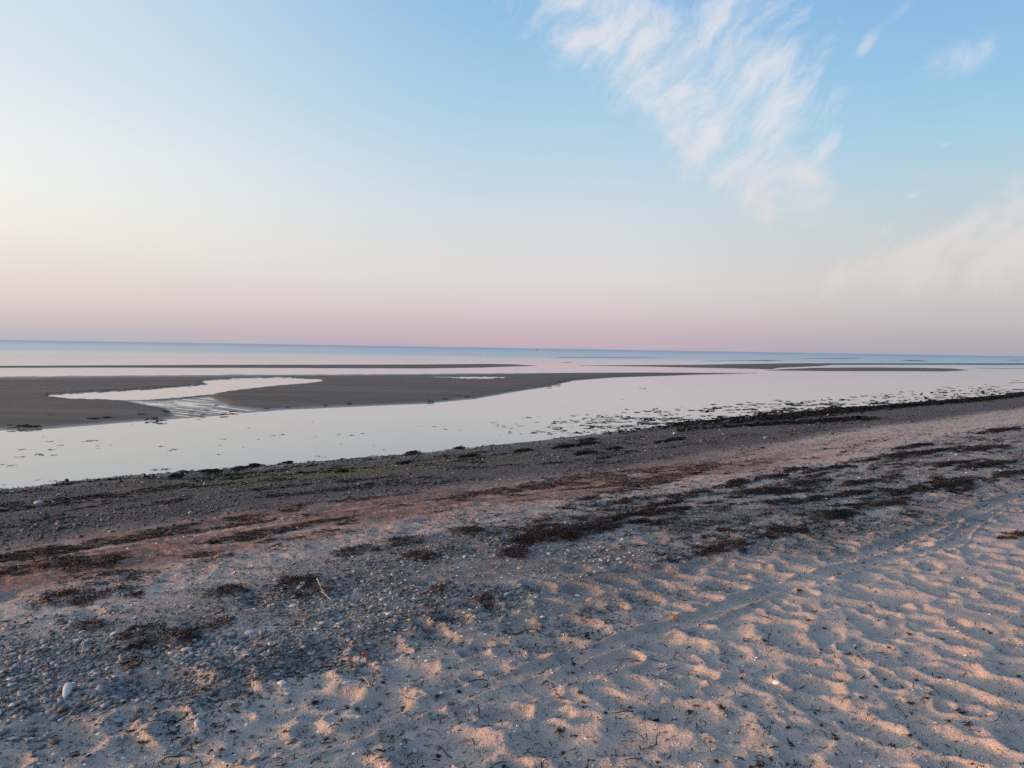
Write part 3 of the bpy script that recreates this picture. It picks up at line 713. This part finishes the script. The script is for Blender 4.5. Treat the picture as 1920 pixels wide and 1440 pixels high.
for a in [
    (160, 1122, 112, 15, 'long dark brown seaweed strip on pale sand at the far left of the strandline', None, M_RED, 1.2),
    (172, 1174, 46, 9, 'narrow brown seaweed mat lying between the gravel patch and the long left strip', None, M_RED, 1.1),
    (305, 1195, 88, 28, 'big ragged red brown seaweed mat in the middle of the left gravel patch', None, M_RED, 1.1),
    (412, 1168, 36, 8, 'small brown seaweed mat above the pale elongated stone', None, M_RED, 1),
    (550, 1092, 50, 15, 'thick rusty seaweed mat beside the pale forked twig', None, M_RED, 1.2),
    (430, 1106, 76, 11, 'flat dark seaweed mat along the top of the left gravel', None, M_WEED, 1),
    (247, 1250, 24, 11, 'small black seaweed lump below the ragged red brown mat', None, M_WEED, 1.2),
    (110, 1110, 42, 6, 'thin seaweed shred on sand just above the long left strip', None, M_WEED, .9),
    (560, 1116, 90, 8, 'stringy seaweed run under the rusty mat by the twig', None, M_RED, .9),
    (115, 1062, 135, 13, 'wide reddish weed smear on the slope at the left edge', None, M_RED, .7),
    (771, 1012, 48, 8, 'dark seaweed wedge on pale sand left of the longest central mat', None, M_WEED, 1.1),
    (666, 1031, 48, 8, 'leftmost dark seaweed wedge of the central strandline row', None, M_WEED, 1.1),
    (805, 1038, 54, 10, 'brown seaweed mat below the dark wedge in the central row', None, M_RED, 1),
    (865, 998, 42, 9, 'seaweed mat on the upper side of the central row', None, M_WEED, 1),
    (1045, 1000, 105, 18, 'longest thick red brown seaweed mat in the centre of the strandline', None, M_RED, 1.2),
    (1120, 985, 60, 12, 'dark upper end of seaweed lying against the longest central mat', None, M_WEED, 1.1),
    (966, 1039, 38, 14, 'rounded red brown seaweed clump just below the longest central mat', None, M_RED, 1.2),
    (1225, 967, 74, 12, 'reddish seaweed mat right of the longest central mat', None, M_RED, 1.1),
    (1355, 1024, 58, 13, 'isolated blackish seaweed patch at the lower edge of the right litter', None, M_WEED, 1.1),
    (1462, 998, 56, 10, 'thin seaweed patch between the isolated blackish patch and the right wrack', None, M_WEED, .8),
    (1902, 1006, 30, 7, 'small orange brown seaweed scrap on open sand at the right edge', None, M_RED, 1.1),
    (1565, 967, 64, 10, 'dark seaweed patch low in the right wrack by the footprints', None, M_WEED, 1),
    (824, 1106, 15, 9, 'small rusty seaweed tuft left of the larger rusty tuft on grey sand', None, M_RED, 1.4),
    (910, 1125, 17, 10, 'compact rust red seaweed tuft alone on grey sand in the middle', None, M_RED, 1.8),
]:
    weed_mat(*a)
for px, py, hx, hy, lab in [
    (1105, 936, 22, 5, 'short thin seaweed mat on pale sand where the right wrack begins'),
    (1172, 941, 42, 7, 'flat seaweed mat following the short thin one where the right wrack begins'),
    (1260, 945, 30, 6, 'small seaweed mat between the flat left mat and the reddish mat of the right wrack'),
    (1302, 930, 52, 8, 'seaweed mat at the upper left of the right wrack against clean sand'),
    (1380, 905, 44, 7, 'thin seaweed mat on the clean sand side of the right wrack, left of its middle'),
    (1430, 922, 72, 11, 'widest dark seaweed mat in the middle of the right wrack'),
    (1480, 941, 54, 8, 'seaweed mat just below the widest dark mat of the right wrack'),
    (1520, 905, 50, 6, 'slim seaweed mat right of the widest dark mat, on grey grit'),
    (1590, 925, 60, 7, 'slim seaweed mat above the low patch by the footprints'),
    (1617, 904, 44, 6, 'seaweed mat at the centre right of the wrack between two slim mats'),
    (1692, 937, 62, 9, 'dark seaweed mat at the lower rim of the right wrack by smooth sand'),
    (1786, 908, 80, 9, 'long seaweed mat low at the right end of the wrack'),
    (1900, 890, 50, 8, 'seaweed mat cut by the right edge, low in the wrack'),
    (1790, 870, 50, 6, 'seaweed mat above the long low mat near the right end'),
    (1855, 872, 62, 7, 'dark seaweed mat near the right edge in the middle of the wrack'),
    (1847, 841, 54, 5, 'thin seaweed mat near the right edge in the upper wrack'),
    (1874, 808, 46, 5, 'farthest seaweed mat up by the sunlit sand at the right edge'),
    (1744, 848, 62, 6, 'long thin seaweed mat bordering the sunlit sand strip at the right'),
    (1711, 838, 40, 5, 'small seaweed mat lying on the sunlit sand above the long thin one'),
    (1671, 856, 54, 5, 'thin seaweed mat left of the long one bordering the sunlit sand'),
    (1562, 878, 46, 6, 'seaweed mat at the edge of the sunlit sand in the middle right'),
    (1487, 882, 34, 5, 'little seaweed mat on sunlit sand left of the middle right mat'),
    (1449, 893, 36, 6, 'little seaweed mat at the sand edge above the widest dark mat')]:
    weed_mat(px, py, hx * .95, hy * .72, lab, UPPER, M_WEED if rng.random() < .85 else M_RED, .8, .022)
for px, py, hx, hy, lab in [(388, 884, 10, 4, 'dark seaweed knot at the water edge right of the rounded black stone'), (446, 880, 10, 4, 'ragged dark seaweed clump at the left water edge'), (475, 874, 15, 4, 'wider ragged black seaweed clump at the left water edge'),
                            (775, 849, 14, 4, 'black seaweed clump at the water edge off the green algae'), (862, 839, 10, 3.5, 'small black seaweed clump at the water edge in the middle'), (540, 868, 10, 2.5, 'thin seaweed shred along the water edge behind the green algae')]:
    weed_mat(px, py, hx, hy, lab, None, M_BLACK, 1.4, .022)
for px, py, hx, hy in [(1058, 838, 22, 3.2), (1104, 833, 24, 3), (1102, 826, 16, 2.4), (1098, 850, 22, 2.6), (1267, 824, 18, 3), (1240, 829, 14, 2), (330, 893, 14, 3), (405, 886, 12, 2.5), (880, 856, 20, 2.4), (760, 868, 18, 2.4), (1150, 842, 16, 2), (980, 846, 18, 2.4), (640, 886, 14, 2)]:
    weed_mat(px, py, hx, hy, 'small flat black weed streak on the wet shingle', 'black weed streaks on the wet shingle', M_BLACK, 1.6, .03)
# the black bank of weed along the water on the right
def weed_bank(pts, width, label, thick, n):
    P = np.array([at0(px, py, .04) for px, py in pts]); seg = np.linalg.norm(np.diff(P, axis=0), axis=1); cum = np.concatenate([[0], np.cumsum(seg)])
    t = (rng.random(n) ** 1.25) * cum[-1]
    x = np.interp(t, cum, P[:, 0]); y = np.interp(t, cum, P[:, 1])
    wv = 1.25 * width * (.35 + 1.3 * (fbm(t * .35, t * 0 + 3, 3, 161) + .5)) * ss(t, -1, 8)
    off = rng.normal(0, .45, n) * wv
    x = x + off * ND[0]; y = y + off * ND[1]
    k_ = rng.random(n) < .10 + .90 * ss(t + 2 * fbm(t * .5, t * 0, 2, 163), 0, 11)
    x, y, t, off, wv = x[k_], y[k_], t[k_], off[k_], wv[k_]; n = len(x)
    cx, cy = P[0]
    z = np.maximum(height(x, y)[0], 0) + rng.random(n) * thick * np.exp(-(off / np.maximum(wv, .05)) ** 2 * 1.5)
    d = np.hypot(x, y); g = np.clip(d / 8, 1, 5)
    L = np.clip(rng.lognormal(math.log(.09), .5, n), .03, .3) * g ** .6; Wd = rng.uniform(.003, .009, n) * g
    me = strands_mesh('seaweed_bank', x - cx, y - cy, z, L, Wd, np.where(rng.random(n) < .6, SH + rng.normal(0, .5, n), rng.uniform(0, 6.28, n)), rng.random(n), rng.uniform(0, .03, n))
    return tag(obj('seaweed_bank', me, M_BLACK, loc=(cx, cy, 0)), label, 'seaweed')
weed_bank([(1130, 815), (1220, 806), (1300, 798), (1400, 789), (1500, 779), (1600, 769), (1700, 761), (1800, 753), (1920, 741), (2020, 732)], .85, 'long black bank of wet seaweed along the water edge at the right', .12, 9500)
weed_bank([(1270, 818), (1330, 812), (1400, 808), (1500, 803), (1560, 800), (1620, 796)], .55, 'second shorter black seaweed ridge on the shingle behind the long bank', .08, 2600)

# ------------------------------------------------------------------ weed on the sandbar and afloat
def clump_mesh(name, n, rx, ry, h, seed, wd=.02, ln=.22):
    r = np.random.default_rng(seed)
    a = r.uniform(0, 6.28, n); q = np.sqrt(r.random(n))
    x = rx * q * np.cos(a); y = ry * q * np.sin(a) + .3 * ry * np.sin(x / rx * 4 + seed)
    z = h * r.random(n) * (1 - q)
    return strands_mesh(name, x, y, z - .002, np.clip(r.lognormal(math.log(ln), .4, n), .3 * ln, 2.5 * ln), r.uniform(.5, 1.2, n) * wd, r.normal(0, .7, n), r.random(n), r.uniform(0, h, n))
LUMP = [clump_mesh('seaweed_clump', 70, .5, .55, .10, 300 + k, .022, .3) for k in range(5)]
for k, (px, py, w) in enumerate([(22, 803, 8), (45, 800, 16), (66, 800, 12), (18, 797, 5), (92, 779, 9), (175, 785, 12), (200, 783, 10), (263, 777, 9), (286, 786, 14), (302, 789, 11), (311, 772, 8), (360, 771, 6), (388, 769, 6), (421, 777, 10), (437, 772, 9), (373, 782, 5), (380, 778, 6), (405, 760, 7), (500, 766, 6), (540, 763, 5), (610, 760, 6), (655, 757, 7),
                               (1045, 721, 8), (1030, 725, 7), (910, 728, 6), (947, 722, 6), (887, 737, 7), (875, 744, 6), (835, 748, 6), (1015, 722, 5), (1046, 716, 6), (1029, 710, 4), (1041, 704, 4), (808, 753, 9), (860, 742, 5), (955, 731, 4), (1016, 715, 4), (1000, 716, 4), (980, 725, 4)]):
    x, y = at0(px, py, .04); d = math.hypot(x, y)
    o = obj('seaweed_clump', LUMP[k % 5], M_BLACK, loc=(x, y, .035)); s = .75 * w * d / FPX / .5
    o.scale = (s, s * 1.3, min(s, 1.0)); o.rotation_euler = (0, 0, -math.atan2(x, y) + rng.normal(0, .2))
    leftside = px < 700
    tag(o, 'dark seaweed clump stranded on the left edge of the broad sandbar' if leftside else 'small dark seaweed clump on the right tail of the broad sandbar', 'seaweed', 'seaweed clumps on the broad sandbar')
FLOAT = [clump_mesh('floating_seaweed', 26 + 6 * k, .45, .5, .02, 400 + k, .016, .18) for k in range(6)]
explicit = [(93, 828, 7), (112, 835, 7), (40, 843, 8), (96, 843, 7), (73, 852, 8), (78, 854, 5), (97, 854, 7), (38, 857, 8), (20, 873, 9), (5, 871, 5), (166, 827, 8), (178, 826, 6), (182, 836, 4), (184, 841, 3), (176, 797, 6), (302, 837, 6), (327, 843, 7), (318, 845, 4), (418, 824, 7), (466, 803, 4), (413, 835, 4), (411, 852, 5), (310, 880, 10), (290, 881, 7), (312, 883, 4), (100, 902, 7), (70, 900, 5), (8, 909, 4),
            (530, 815, 6), (512, 817, 5), (484, 824, 4), (590, 819, 4), (635, 815, 5), (660, 816, 6), (680, 813, 5), (700, 835, 3), (595, 856, 7), (608, 857, 5), (640, 832, 4), (720, 843, 4), (815, 800, 5), (835, 805, 5), (790, 799, 4), (862, 807, 4), (880, 793, 3), (1030, 801, 8), (1080, 791, 7), (1101, 790, 5), (1128, 793, 6), (1108, 799, 4), (1006, 792, 7), (1008, 808, 6), (1032, 814, 8), (1055, 809, 6), (1168, 749, 4), (1205, 729, 8), (1053, 765, 3), (1160, 765, 3), (1341, 759, 4), (1245, 782, 6), (1238, 785, 5), (1150, 789, 5)]
fl = list(explicit)
for _ in range(900):                                  # thickest along the right shore
    px = rng.uniform(980, 1920); edge = np.interp(px, [960, 1150, 1300, 1450, 1600, 1750, 1920], [832, 808, 795, 783, 768, 756, 740])
    py = edge - 2 - 26 * rng.random() ** 1.8
    if rng.random() > .25 + .75 * ss(px, 1100, 1500): continue
    if fbm(np.array([px * .02]), np.array([py * .12]), 3, 171)[0] < -.02: continue
    fl.append((px, py, rng.uniform(2.2, 6.5)))
    if len(fl) > 262: break
for _ in range(30): fl.append((rng.uniform(0, 1500), rng.uniform(738, 840), rng.uniform(1.5, 3.2)))
for k, (px, py, w) in enumerate(fl):
    x, y = at0(px, py); d = math.hypot(x, y); u_, v_ = uv(x, y)
    if v_ > .1: continue
    inbar = px < 1080 and py < np.interp(px, [0, 100, 200, 330, 430, 530, 700, 800, 890, 960, 1045, 1080], [808, 804, 796, 788, 779, 771, 764, 759, 750, 738, 724, 715])
    if inbar: continue
    o = obj('floating_seaweed', FLOAT[k % 6], M_BLACK, loc=(x, y, .004)); s = w * d / FPX / .5
    o.scale = (s, s * rng.uniform(.8, 1.6), min(s, 1) * .8); o.rotation_euler = (0, 0, -math.atan2(x, y) + rng.normal(0, .25))
    tag(o, 'dark scrap of seaweed floating in the shallow channel' , 'seaweed', 'seaweed scraps afloat in the channel')

x, y, z = sample(1500, 12, 70, lambda x, y, u, v: band(v, -5.5, -.15, .6) * ss(u, 14, 26) * ss(v + 6, 0, 5) * ss(fbm(u * .9, v * 2.2, 3, 181), -.02, .12), 1.0)
d_ = np.hypot(x, y); g_ = np.clip(d_ / 9, 1, 6)
tag(obj('seaweed_specks', strands_mesh('seaweed_specks', x, y, z * 0 + .001, np.clip(rng.lognormal(math.log(.08), .5, len(x)), .02, .3) * g_ ** .6, rng.uniform(.002, .006, len(x)) * g_, rng.uniform(-.4, .4, len(x)), rng.random(len(x)), rng.uniform(0, .012, len(x))), M_BLACK), 'fine weed specks floating thickly off the black seaweed bank', kind='stuff')

# ------------------------------------------------------------------ stones, one by one
def lump_stone(px, py, wpx, lpx, hpx, mat, label, rot=0., seed=1, name='stone', sink=.25, z0=None, group=None, cat='stone'):
    x, y = on_ground(px, py); z = float(height(np.array([x]), np.array([y]))[0][0])
    if z0 is not None:
        x, y = at0(px, py, z0); z = z0
    k = math.hypot(math.hypot(x, y), EYE - z) / FPX
    V, Fc = ICO2
    co = stone_co(V, wpx * k, lpx * k, hpx * k, seed)
    co *= .72
    o = obj(name, mesh_np(name, co, Fc, 3, True), mat, loc=(x, y, z + .72 * hpx * k * (1 - 2 * sink)))
    o.rotation_euler = (0, 0, rot)
    return tag(o, label, cat, group)
def teardrop(px, py):
    x, y = on_ground(px, py); z = float(height(np.array([x]), np.array([y]))[0][0])
    V, Fc = ICO2; co = V.copy()
    w = .30 + .80 * np.clip((co[:, 1] + 1) / 2, 0, 1) ** 1.1
    co = co * np.stack([.026 * w, .058 + 0 * w, .015 * w], 1)
    o = obj('pale_stone', mesh_np('pale_stone', co, Fc, 3, True), M_WHITE, loc=(x, y, z + .022)); o.rotation_euler = (math.radians(24), math.radians(6), .35)
    return tag(o, 'white teardrop shaped flat stone tilted on sand at the lower left', 'stone')
teardrop(125, 1308)
lump_stone(468, 1186, 13, 8, 7, M_WHITE, 'pale grey elongated stone lying beside seaweed on the left gravel', .45, 4, 'pale_stone')
lump_stone(221, 1347, 12, 9, 5, M_WHITE, 'half buried whitish stone below the left gravel patch', .1, 5, 'pale_stone', .4)
lump_stone(517, 1260, 9, 6, 4, M_WHITE, 'small white stone on grey sand right of the gravel patch', .2, 6, 'pale_stone')
lump_stone(72, 945, 9, 7, 6, M_WHITE, 'lone cream stone on the dark wet shingle at the left edge', .1, 7, 'pale_stone')
lump_stone(125, 903, 5, 4, 5, M_DARKSTONE, 'small dark stone standing in the water off the left shore', .2, 8, 'dark_stone', .3, 0.0)
lump_stone(342, 888, 11, 8, 6, M_DARKSTONE, 'rounded black stone at the water edge, largest of the shore lumps', .1, 9, 'dark_stone')
lump_stone(270, 894, 4.5, 4, 6, M_DARKSTONE, 'upright black lump at the water edge left of the rounded black stone', .1, 10, 'dark_stone')
lump_stone(287, 894, 5, 4, 4, M_DARKSTONE, 'low black lump between the upright lump and the rounded black stone', .1, 12, 'dark_stone')
lump_stone(955, 1166, 7, 5, 4, M_WHITE, 'pale stone just right of the rust red seaweed tuft', .1, 13, 'pale_stone')
lump_stone(857, 1190, 6, 5, 5, M_WHITE, 'bright white pebble standing on grey sand under the rusty tufts', .4, 14, 'pale_stone')
lump_stone(661, 1135, 6, 5, 4, M_WHITE, 'whitish pebble right of the forked twig', .3, 15, 'pale_stone')
lump_stone(656, 1222, 5, 4, 3, M_WHITE, 'white pebble left of the red scrap', .3, 16, 'pale_stone')
lump_stone(1413, 996, 5, 4, 4, M_WHITE, 'white pebble bright on the right litter band', .3, 17, 'pale_stone')
lump_stone(1435, 822, 5, 3.5, 3.5, M_WHITE, 'white stone on shingle behind the second seaweed ridge', .3, 18, 'pale_stone')
lump_stone(1264, 814, 4, 3, 3, M_WHITE, 'white stone beside the black seaweed bank in the middle', .3, 19, 'pale_stone')
lump_stone(1553, 780, 4, 3, 3, M_WHITE, 'pale stone lodged on top of the long black seaweed bank', .3, 20, 'pale_stone')

# about 280 pebbles that show largest on the left gravel
PEB = []
for k in range(9):
    V, Fc = ICO1; PEB.append(mesh_np('pebble', stone_co(V, 1, .74, .38, 500 + k, .34), Fc, 3, True))
x, y, z = sample(270, 2.9, 6.6, lambda x, y, u, v: masks(x, y, u, v)['grav'] * (x > -4.5), .6, 34)
for k in range(len(x)):
    o = obj('pebble', PEB[k % 9], M_STONE, loc=(x[k], y[k], 0)); s = float(np.clip(rng.lognormal(math.log(.016), .33), .011, .034))
    o.scale = (s, s, s); o.location.z = z[k] + s * .2; o.rotation_euler = (rng.normal(0, .25), rng.normal(0, .25), rng.uniform(0, 6.28))
    tag(o, 'grey or whitish pebble in the gravel patch at the lower left', 'pebble', 'pebbles of the left gravel patch')

# ------------------------------------------------------------------ shells
def shell_mesh(name, L, Wd, H, rows=7, cols=12):
    s = np.linspace(0, 1, rows); a = np.linspace(-1, 1, cols)
    S_, A_ = np.meshgrid(s, a, indexing='ij')
    wid = Wd * np.sin(np.pi * np.clip(S_ * .92 + .04, 0, 1)) ** .7
    X = (S_ - .5) * L; Y = A_ * wid; Z = H * np.sin(np.pi * (S_ * .9 + .05)) * (1 - A_ ** 2) ** .7 + .0006 * np.cos(S_ * 40)
    top_ = np.stack([X, Y, Z], -1).reshape(-1, 3); low = top_ - (0, 0, .0016)
    f = grid_faces(rows, cols); n = rows * cols
    b = list(range(cols)) + [r * cols + cols - 1 for r in range(1, rows)] + [(rows - 1) * cols + c for c in range(cols - 2, -1, -1)] + [r * cols for r in range(rows - 2, 0, -1)]
    sides = [[b[i], b[(i + 1) % len(b)], b[(i + 1) % len(b)] + n, b[i] + n] for i in range(len(b))]
    return mesh_np(name, np.concatenate([top_, low]), np.concatenate([f[:, ::-1], f + n, np.array(sides)]), 4, True)
SHM = shell_mesh('shell', .045, .016, .010)
for px, py, s, rot, lab in [(1456, 1281, 1.1, -.9, 'long pale shell half open on trampled sand at the lower right'), (1796, 1189, .7, .4, 'small white shell on rippled sand at the right'), (1806, 1083, .6, .2, 'white shell dot on smooth sand below the right track'),
                            (1501, 1212, .5, .3, 'tiny white shell chip on trampled sand in the right middle'), (1419, 1232, .6, .8, 'white shell sliver left of the long pale shell'), (1017, 1157, .8, -.5, 'pinkish white shell sliver on grey sand in the middle'),
                            (1160, 1047, 1.1, .3, 'larger white shell on the central litter'), (1140, 1051, .9, .9, 'white shell left of the larger white shell'), (1083, 1110, 1.0, .1, 'pale shell above the orange leaf on grey sand'), (1042, 1082, .7, 1.2, 'small upright shell on the sand hollow in the middle'),
                            (648, 1284, .8, .5, 'white shell beside the dry grass tuft'), (529, 1282, 1.1, .2, 'curved white shell in the sandy hollow right of the gravel patch')]:
    x, y = on_ground(px, py); z = float(height(np.array([x]), np.array([y]))[0][0])
    o = obj('shell', SHM, M_SHELL, loc=(x, y, z + .004 * s)); o.scale = (s, s, s); o.rotation_euler = (rng.normal(0, .15), rng.normal(0, .15), rot)
    tag(o, lab, 'shell')
at_ = SHM.attributes.new('tint', 'FLOAT', 'POINT'); at_.data.foreach_set('value', np.full(len(SHM.vertices), .55, np.float32))

# ------------------------------------------------------------------ twigs, tuft, scraps
def tube_mesh(name, pts, r0, r1, ns=6):
    P = np.array(pts, float); n = len(P); co = []
    for i in range(n):
        d = P[min(i + 1, n - 1)] - P[max(i - 1, 0)]; d /= np.linalg.norm(d) + 1e-9
        a = np.cross(d, (0, 0, 1.)); 
        if np.linalg.norm(a) < .1: a = np.array([1., 0, 0])
        a /= np.linalg.norm(a); b_ = np.cross(d, a); r = r0 + (r1 - r0) * i / (n - 1)
        r *= 1 + .18 * math.sin(i * 2.3)
        for k in range(ns):
            t = 2 * math.pi * k / ns; co.append(P[i] + r * (math.cos(t) * a + math.sin(t) * b_))
    f = [[i * ns + k, i * ns + (k + 1) % ns, (i + 1) * ns + (k + 1) % ns, (i + 1) * ns + k] for i in range(n - 1) for k in range(ns)]
    c0 = len(co); co.append(P[0]); co.append(P[-1])
    f += [[c0, (k + 1) % ns, k, k] for k in range(ns)] + [[c0 + 1, (n - 1) * ns + k, (n - 1) * ns + (k + 1) % ns, (n - 1) * ns + (k + 1) % ns] for k in range(ns)]
    me = bpy.data.meshes.new(name); me.from_pydata([tuple(c) for c in co], [], [tuple(dict.fromkeys(q)) for q in f]); me.update()
    for p in me.polygons: p.use_smooth = True
    return me
def gz(x, y): return float(height(np.array([x]), np.array([y]))[0][0])
def empty(name, x, y, z):
    o = bpy.data.objects.new(name, None); COL.objects.link(o); o.location = (x, y, z); o.empty_display_size = .05; return o
def stick(px_pts, lifts, r0, r1, mat, name, origin=None, parent=None, label=None, cat=None):
    W_ = [on_ground(*p) for p in px_pts]
    Q = [(x, y, gz(x, y) + r0 + l) for (x, y), l in zip(W_, lifts)]
    org = origin or Q[0]
    t = np.linspace(0, len(Q) - 1, 4 * len(Q)); Q = np.stack([np.interp(t, range(len(Q)), [q[i] for q in Q]) for i in range(3)], 1)
    Q = Q - np.array(org)
    Q[1:-1] += rng.normal(0, r0 * .5, Q[1:-1].shape)
    o = obj(name, tube_mesh(name, Q, r0, r1), mat, parent, None if parent else org)
    if label: tag(o, label, cat)
    return o
x, y = on_ground(617, 1129); o_ = (x, y, gz(x, y))
tw = empty('twig', *o_); tag(tw, 'pale forked twig lying on the gravel beside the rusty seaweed mat', 'twig')
stick([(594, 1097), (600, 1107), (606, 1117), (620, 1130)], [.045, .035, .02, .01], .0045, .0035, M_STRAW, 'stem', o_, tw)
stick([(606, 1118), (601, 1116)], [.02, .03], .003, .002, M_STRAW, 'side_shoot', o_, tw)
stick([(847, 1204), (835, 1216)], [.02, .005], .006, .005, M_BROWN, 'twig', None, None, 'short brown twig end poking from grey sand above the furrow', 'twig')
stick([(522, 1152), (542, 1150)], [.006, .012], .005, .004, M_BROWN, 'twig', None, None, 'small grey brown twig flat on the gravel below the forked twig', 'twig')
stick([(1459, 1304), (1467, 1311)], [.004, .006], .002, .0015, M_STRAW, 'straw', None, None, 'thin straw lying below the long pale shell', 'straw')
stick([(640, 1252), (668, 1243)], [.004, .01], .003, .002, M_BROWN, 'twig', None, None, 'slender brown twig at the lower edge of the left gravel', 'twig')
stick([(152, 1233), (157, 1221)], [.01, .04], .003, .002, M_STRAW, 'straw', None, None, 'pale straw sticking up from the left gravel', 'straw')
stick([(1042, 1300), (1058, 1310)], [.012, .0], .005, .003, M_BROWN, 'twig', None, None, 'dark twig stuck in the trampled sand at the bottom middle', 'twig')
x, y = on_ground(697, 1292); z = gz(x, y)
tf = empty('grass_tuft', x, y, z); tag(tf, 'dry straw coloured grass tuft sticking out of the sand above the furrow', 'grass tuft')
for k, (ax, ay, h) in enumerate([(.0, .03, .075), (-.045, .02, .035), (-.03, .0, .03), (.012, .06, .05), (-.06, .05, .02), (.03, .01, .022), (-.012, -.02, .025)]):
    pts = [(0.004 * k - .012, .003 * (k % 3), -.01), (ax * .5, ay * .5, h * .6), (ax, ay, h)]
    t = np.linspace(0, 2, 6); Q = np.stack([np.interp(t, range(3), [p[i] for p in pts]) for i in range(3)], 1)
    obj('blade', tube_mesh('blade', Q, .0026, .0012, 5), M_STRAW if k % 3 else M_BROWN, tf)
def leaf(px, py, L, Wd, mat, label, rot, name, cat):
    x, y = on_ground(px, py); z = gz(x, y)
    s = np.linspace(0, 1, 8); a = np.linspace(-1, 1, 5); S_, A_ = np.meshgrid(s, a, indexing='ij')
    X = (S_ - .5) * L; Y = A_ * Wd * np.sin(np.pi * (S_ * .94 + .03)) ** .8; Z = .35 * Wd * A_ ** 2 + .012 * np.sin(S_ * 5) + .003 * np.cos(S_ * 17 + A_ * 3)
    top_ = np.stack([X, Y, Z], -1).reshape(-1, 3); n = len(top_); f = grid_faces(8, 5)
    me = mesh_np(name, np.concatenate([top_, top_ - (0, 0, .0012)]), np.concatenate([f[:, ::-1], f + n]), 4, True)
    o = obj(name, me, mat, loc=(x, y, z + .020)); o.rotation_euler = (.3, .1, rot)
    return tag(o, label, cat)
leaf(1263, 1158, .075, .026, M_ORANGE, 'bright orange curled leaf on grey sand in the middle', .7, 'leaf', 'leaf')
leaf(684, 1224, .05, .012, M_REDBIT, 'small bright red scrap on the gravel above the grass tuft', -.1, 'scrap', 'scrap')

# loose weed sprigs on the open sand, each a thing
SPRIG = []
for k in range(7):
    r_ = np.random.default_rng(600 + k); n = 7 + 2 * k
    SPRIG.append(strands_mesh('seaweed_sprig', r_.normal(0, .010, n), r_.normal(0, .008, n), r_.random(n) * .006, r_.uniform(.02, .06, n), r_.uniform(.0015, .0035, n), r_.normal(0, .8, n), r_.random(n), r_.uniform(0, .012, n)))
sp = [(727, 1296, 1.1), (712, 1306, .8), (848, 1318, .9), (820, 1303, .9), (1050, 1364, 1.2), (1498, 1110, 1.2), (1573, 1074, 1.0), (1564, 1083, .8), (1632, 1137, 1.0), (1705, 1190, 1.1), (1591, 1230, 1.0), (1432, 1204, .9), (1516, 1167, .9), (1802, 1332, 1.3), (1812, 1360, 1.4), (1390, 1264, 1.1), (1354, 1330, 1.4), (1293, 1325, 1.1), (1424, 1434, 1.1), (1765, 1075, 1.0), (1880, 996, 1.1), (1895, 1003, 1.2), (1780, 1002, .9), (1640, 1053, .8), (670, 1325, 1.0), (650, 1325, .8), (1075, 1238, 1.0), (1100, 1190, 1.1), (1230, 1155, .8), (370, 1388, 1.3), (357, 1402, 1.0), (265, 1392, 1.0), (140, 1418, 1.2), (590, 1310, 1.2), (1568, 1384, .9), (1672, 1385, 1.0), (1746, 1305, .9)]
for _ in range(180):
    px, py = rng.uniform(300, 1915), rng.uniform(1090, 1436)
    if py > 1240 - .16 * (px - 600): sp.append((px, py, rng.uniform(.35, .8)))
for k, (px, py, s) in enumerate(sp):
    x, y = on_ground(px, py); z = gz(x, y)
    o = obj('seaweed_sprig', SPRIG[k % 7], M_WEED, loc=(x, y, z)); o.scale = (s * .72,) * 3; o.rotation_euler = (0, 0, rng.uniform(0, 6.28))
    tag(o, 'tiny dark dried seaweed sprig on the trampled foreground sand', 'seaweed', 'seaweed sprigs on the foreground sand')

# ------------------------------------------------------------------ far buoy
x, y = at0(1006, 657.0)
bu = empty('buoy', x, y, 0); tag(bu, 'tiny dark buoy far out on the sea below the horizon', 'buoy')
V, Fc = ICO2; obj('float', mesh_np('float', V * (.75, .75, .55) + (0, 0, .25), Fc, 3, True), M_DARKSTONE, bu)
obj('post', tube_mesh('post', [(0, 0, .6), (0, 0, 1.0), (0, 0, 1.5)], .16, .10, 8), M_DARKSTONE, bu)
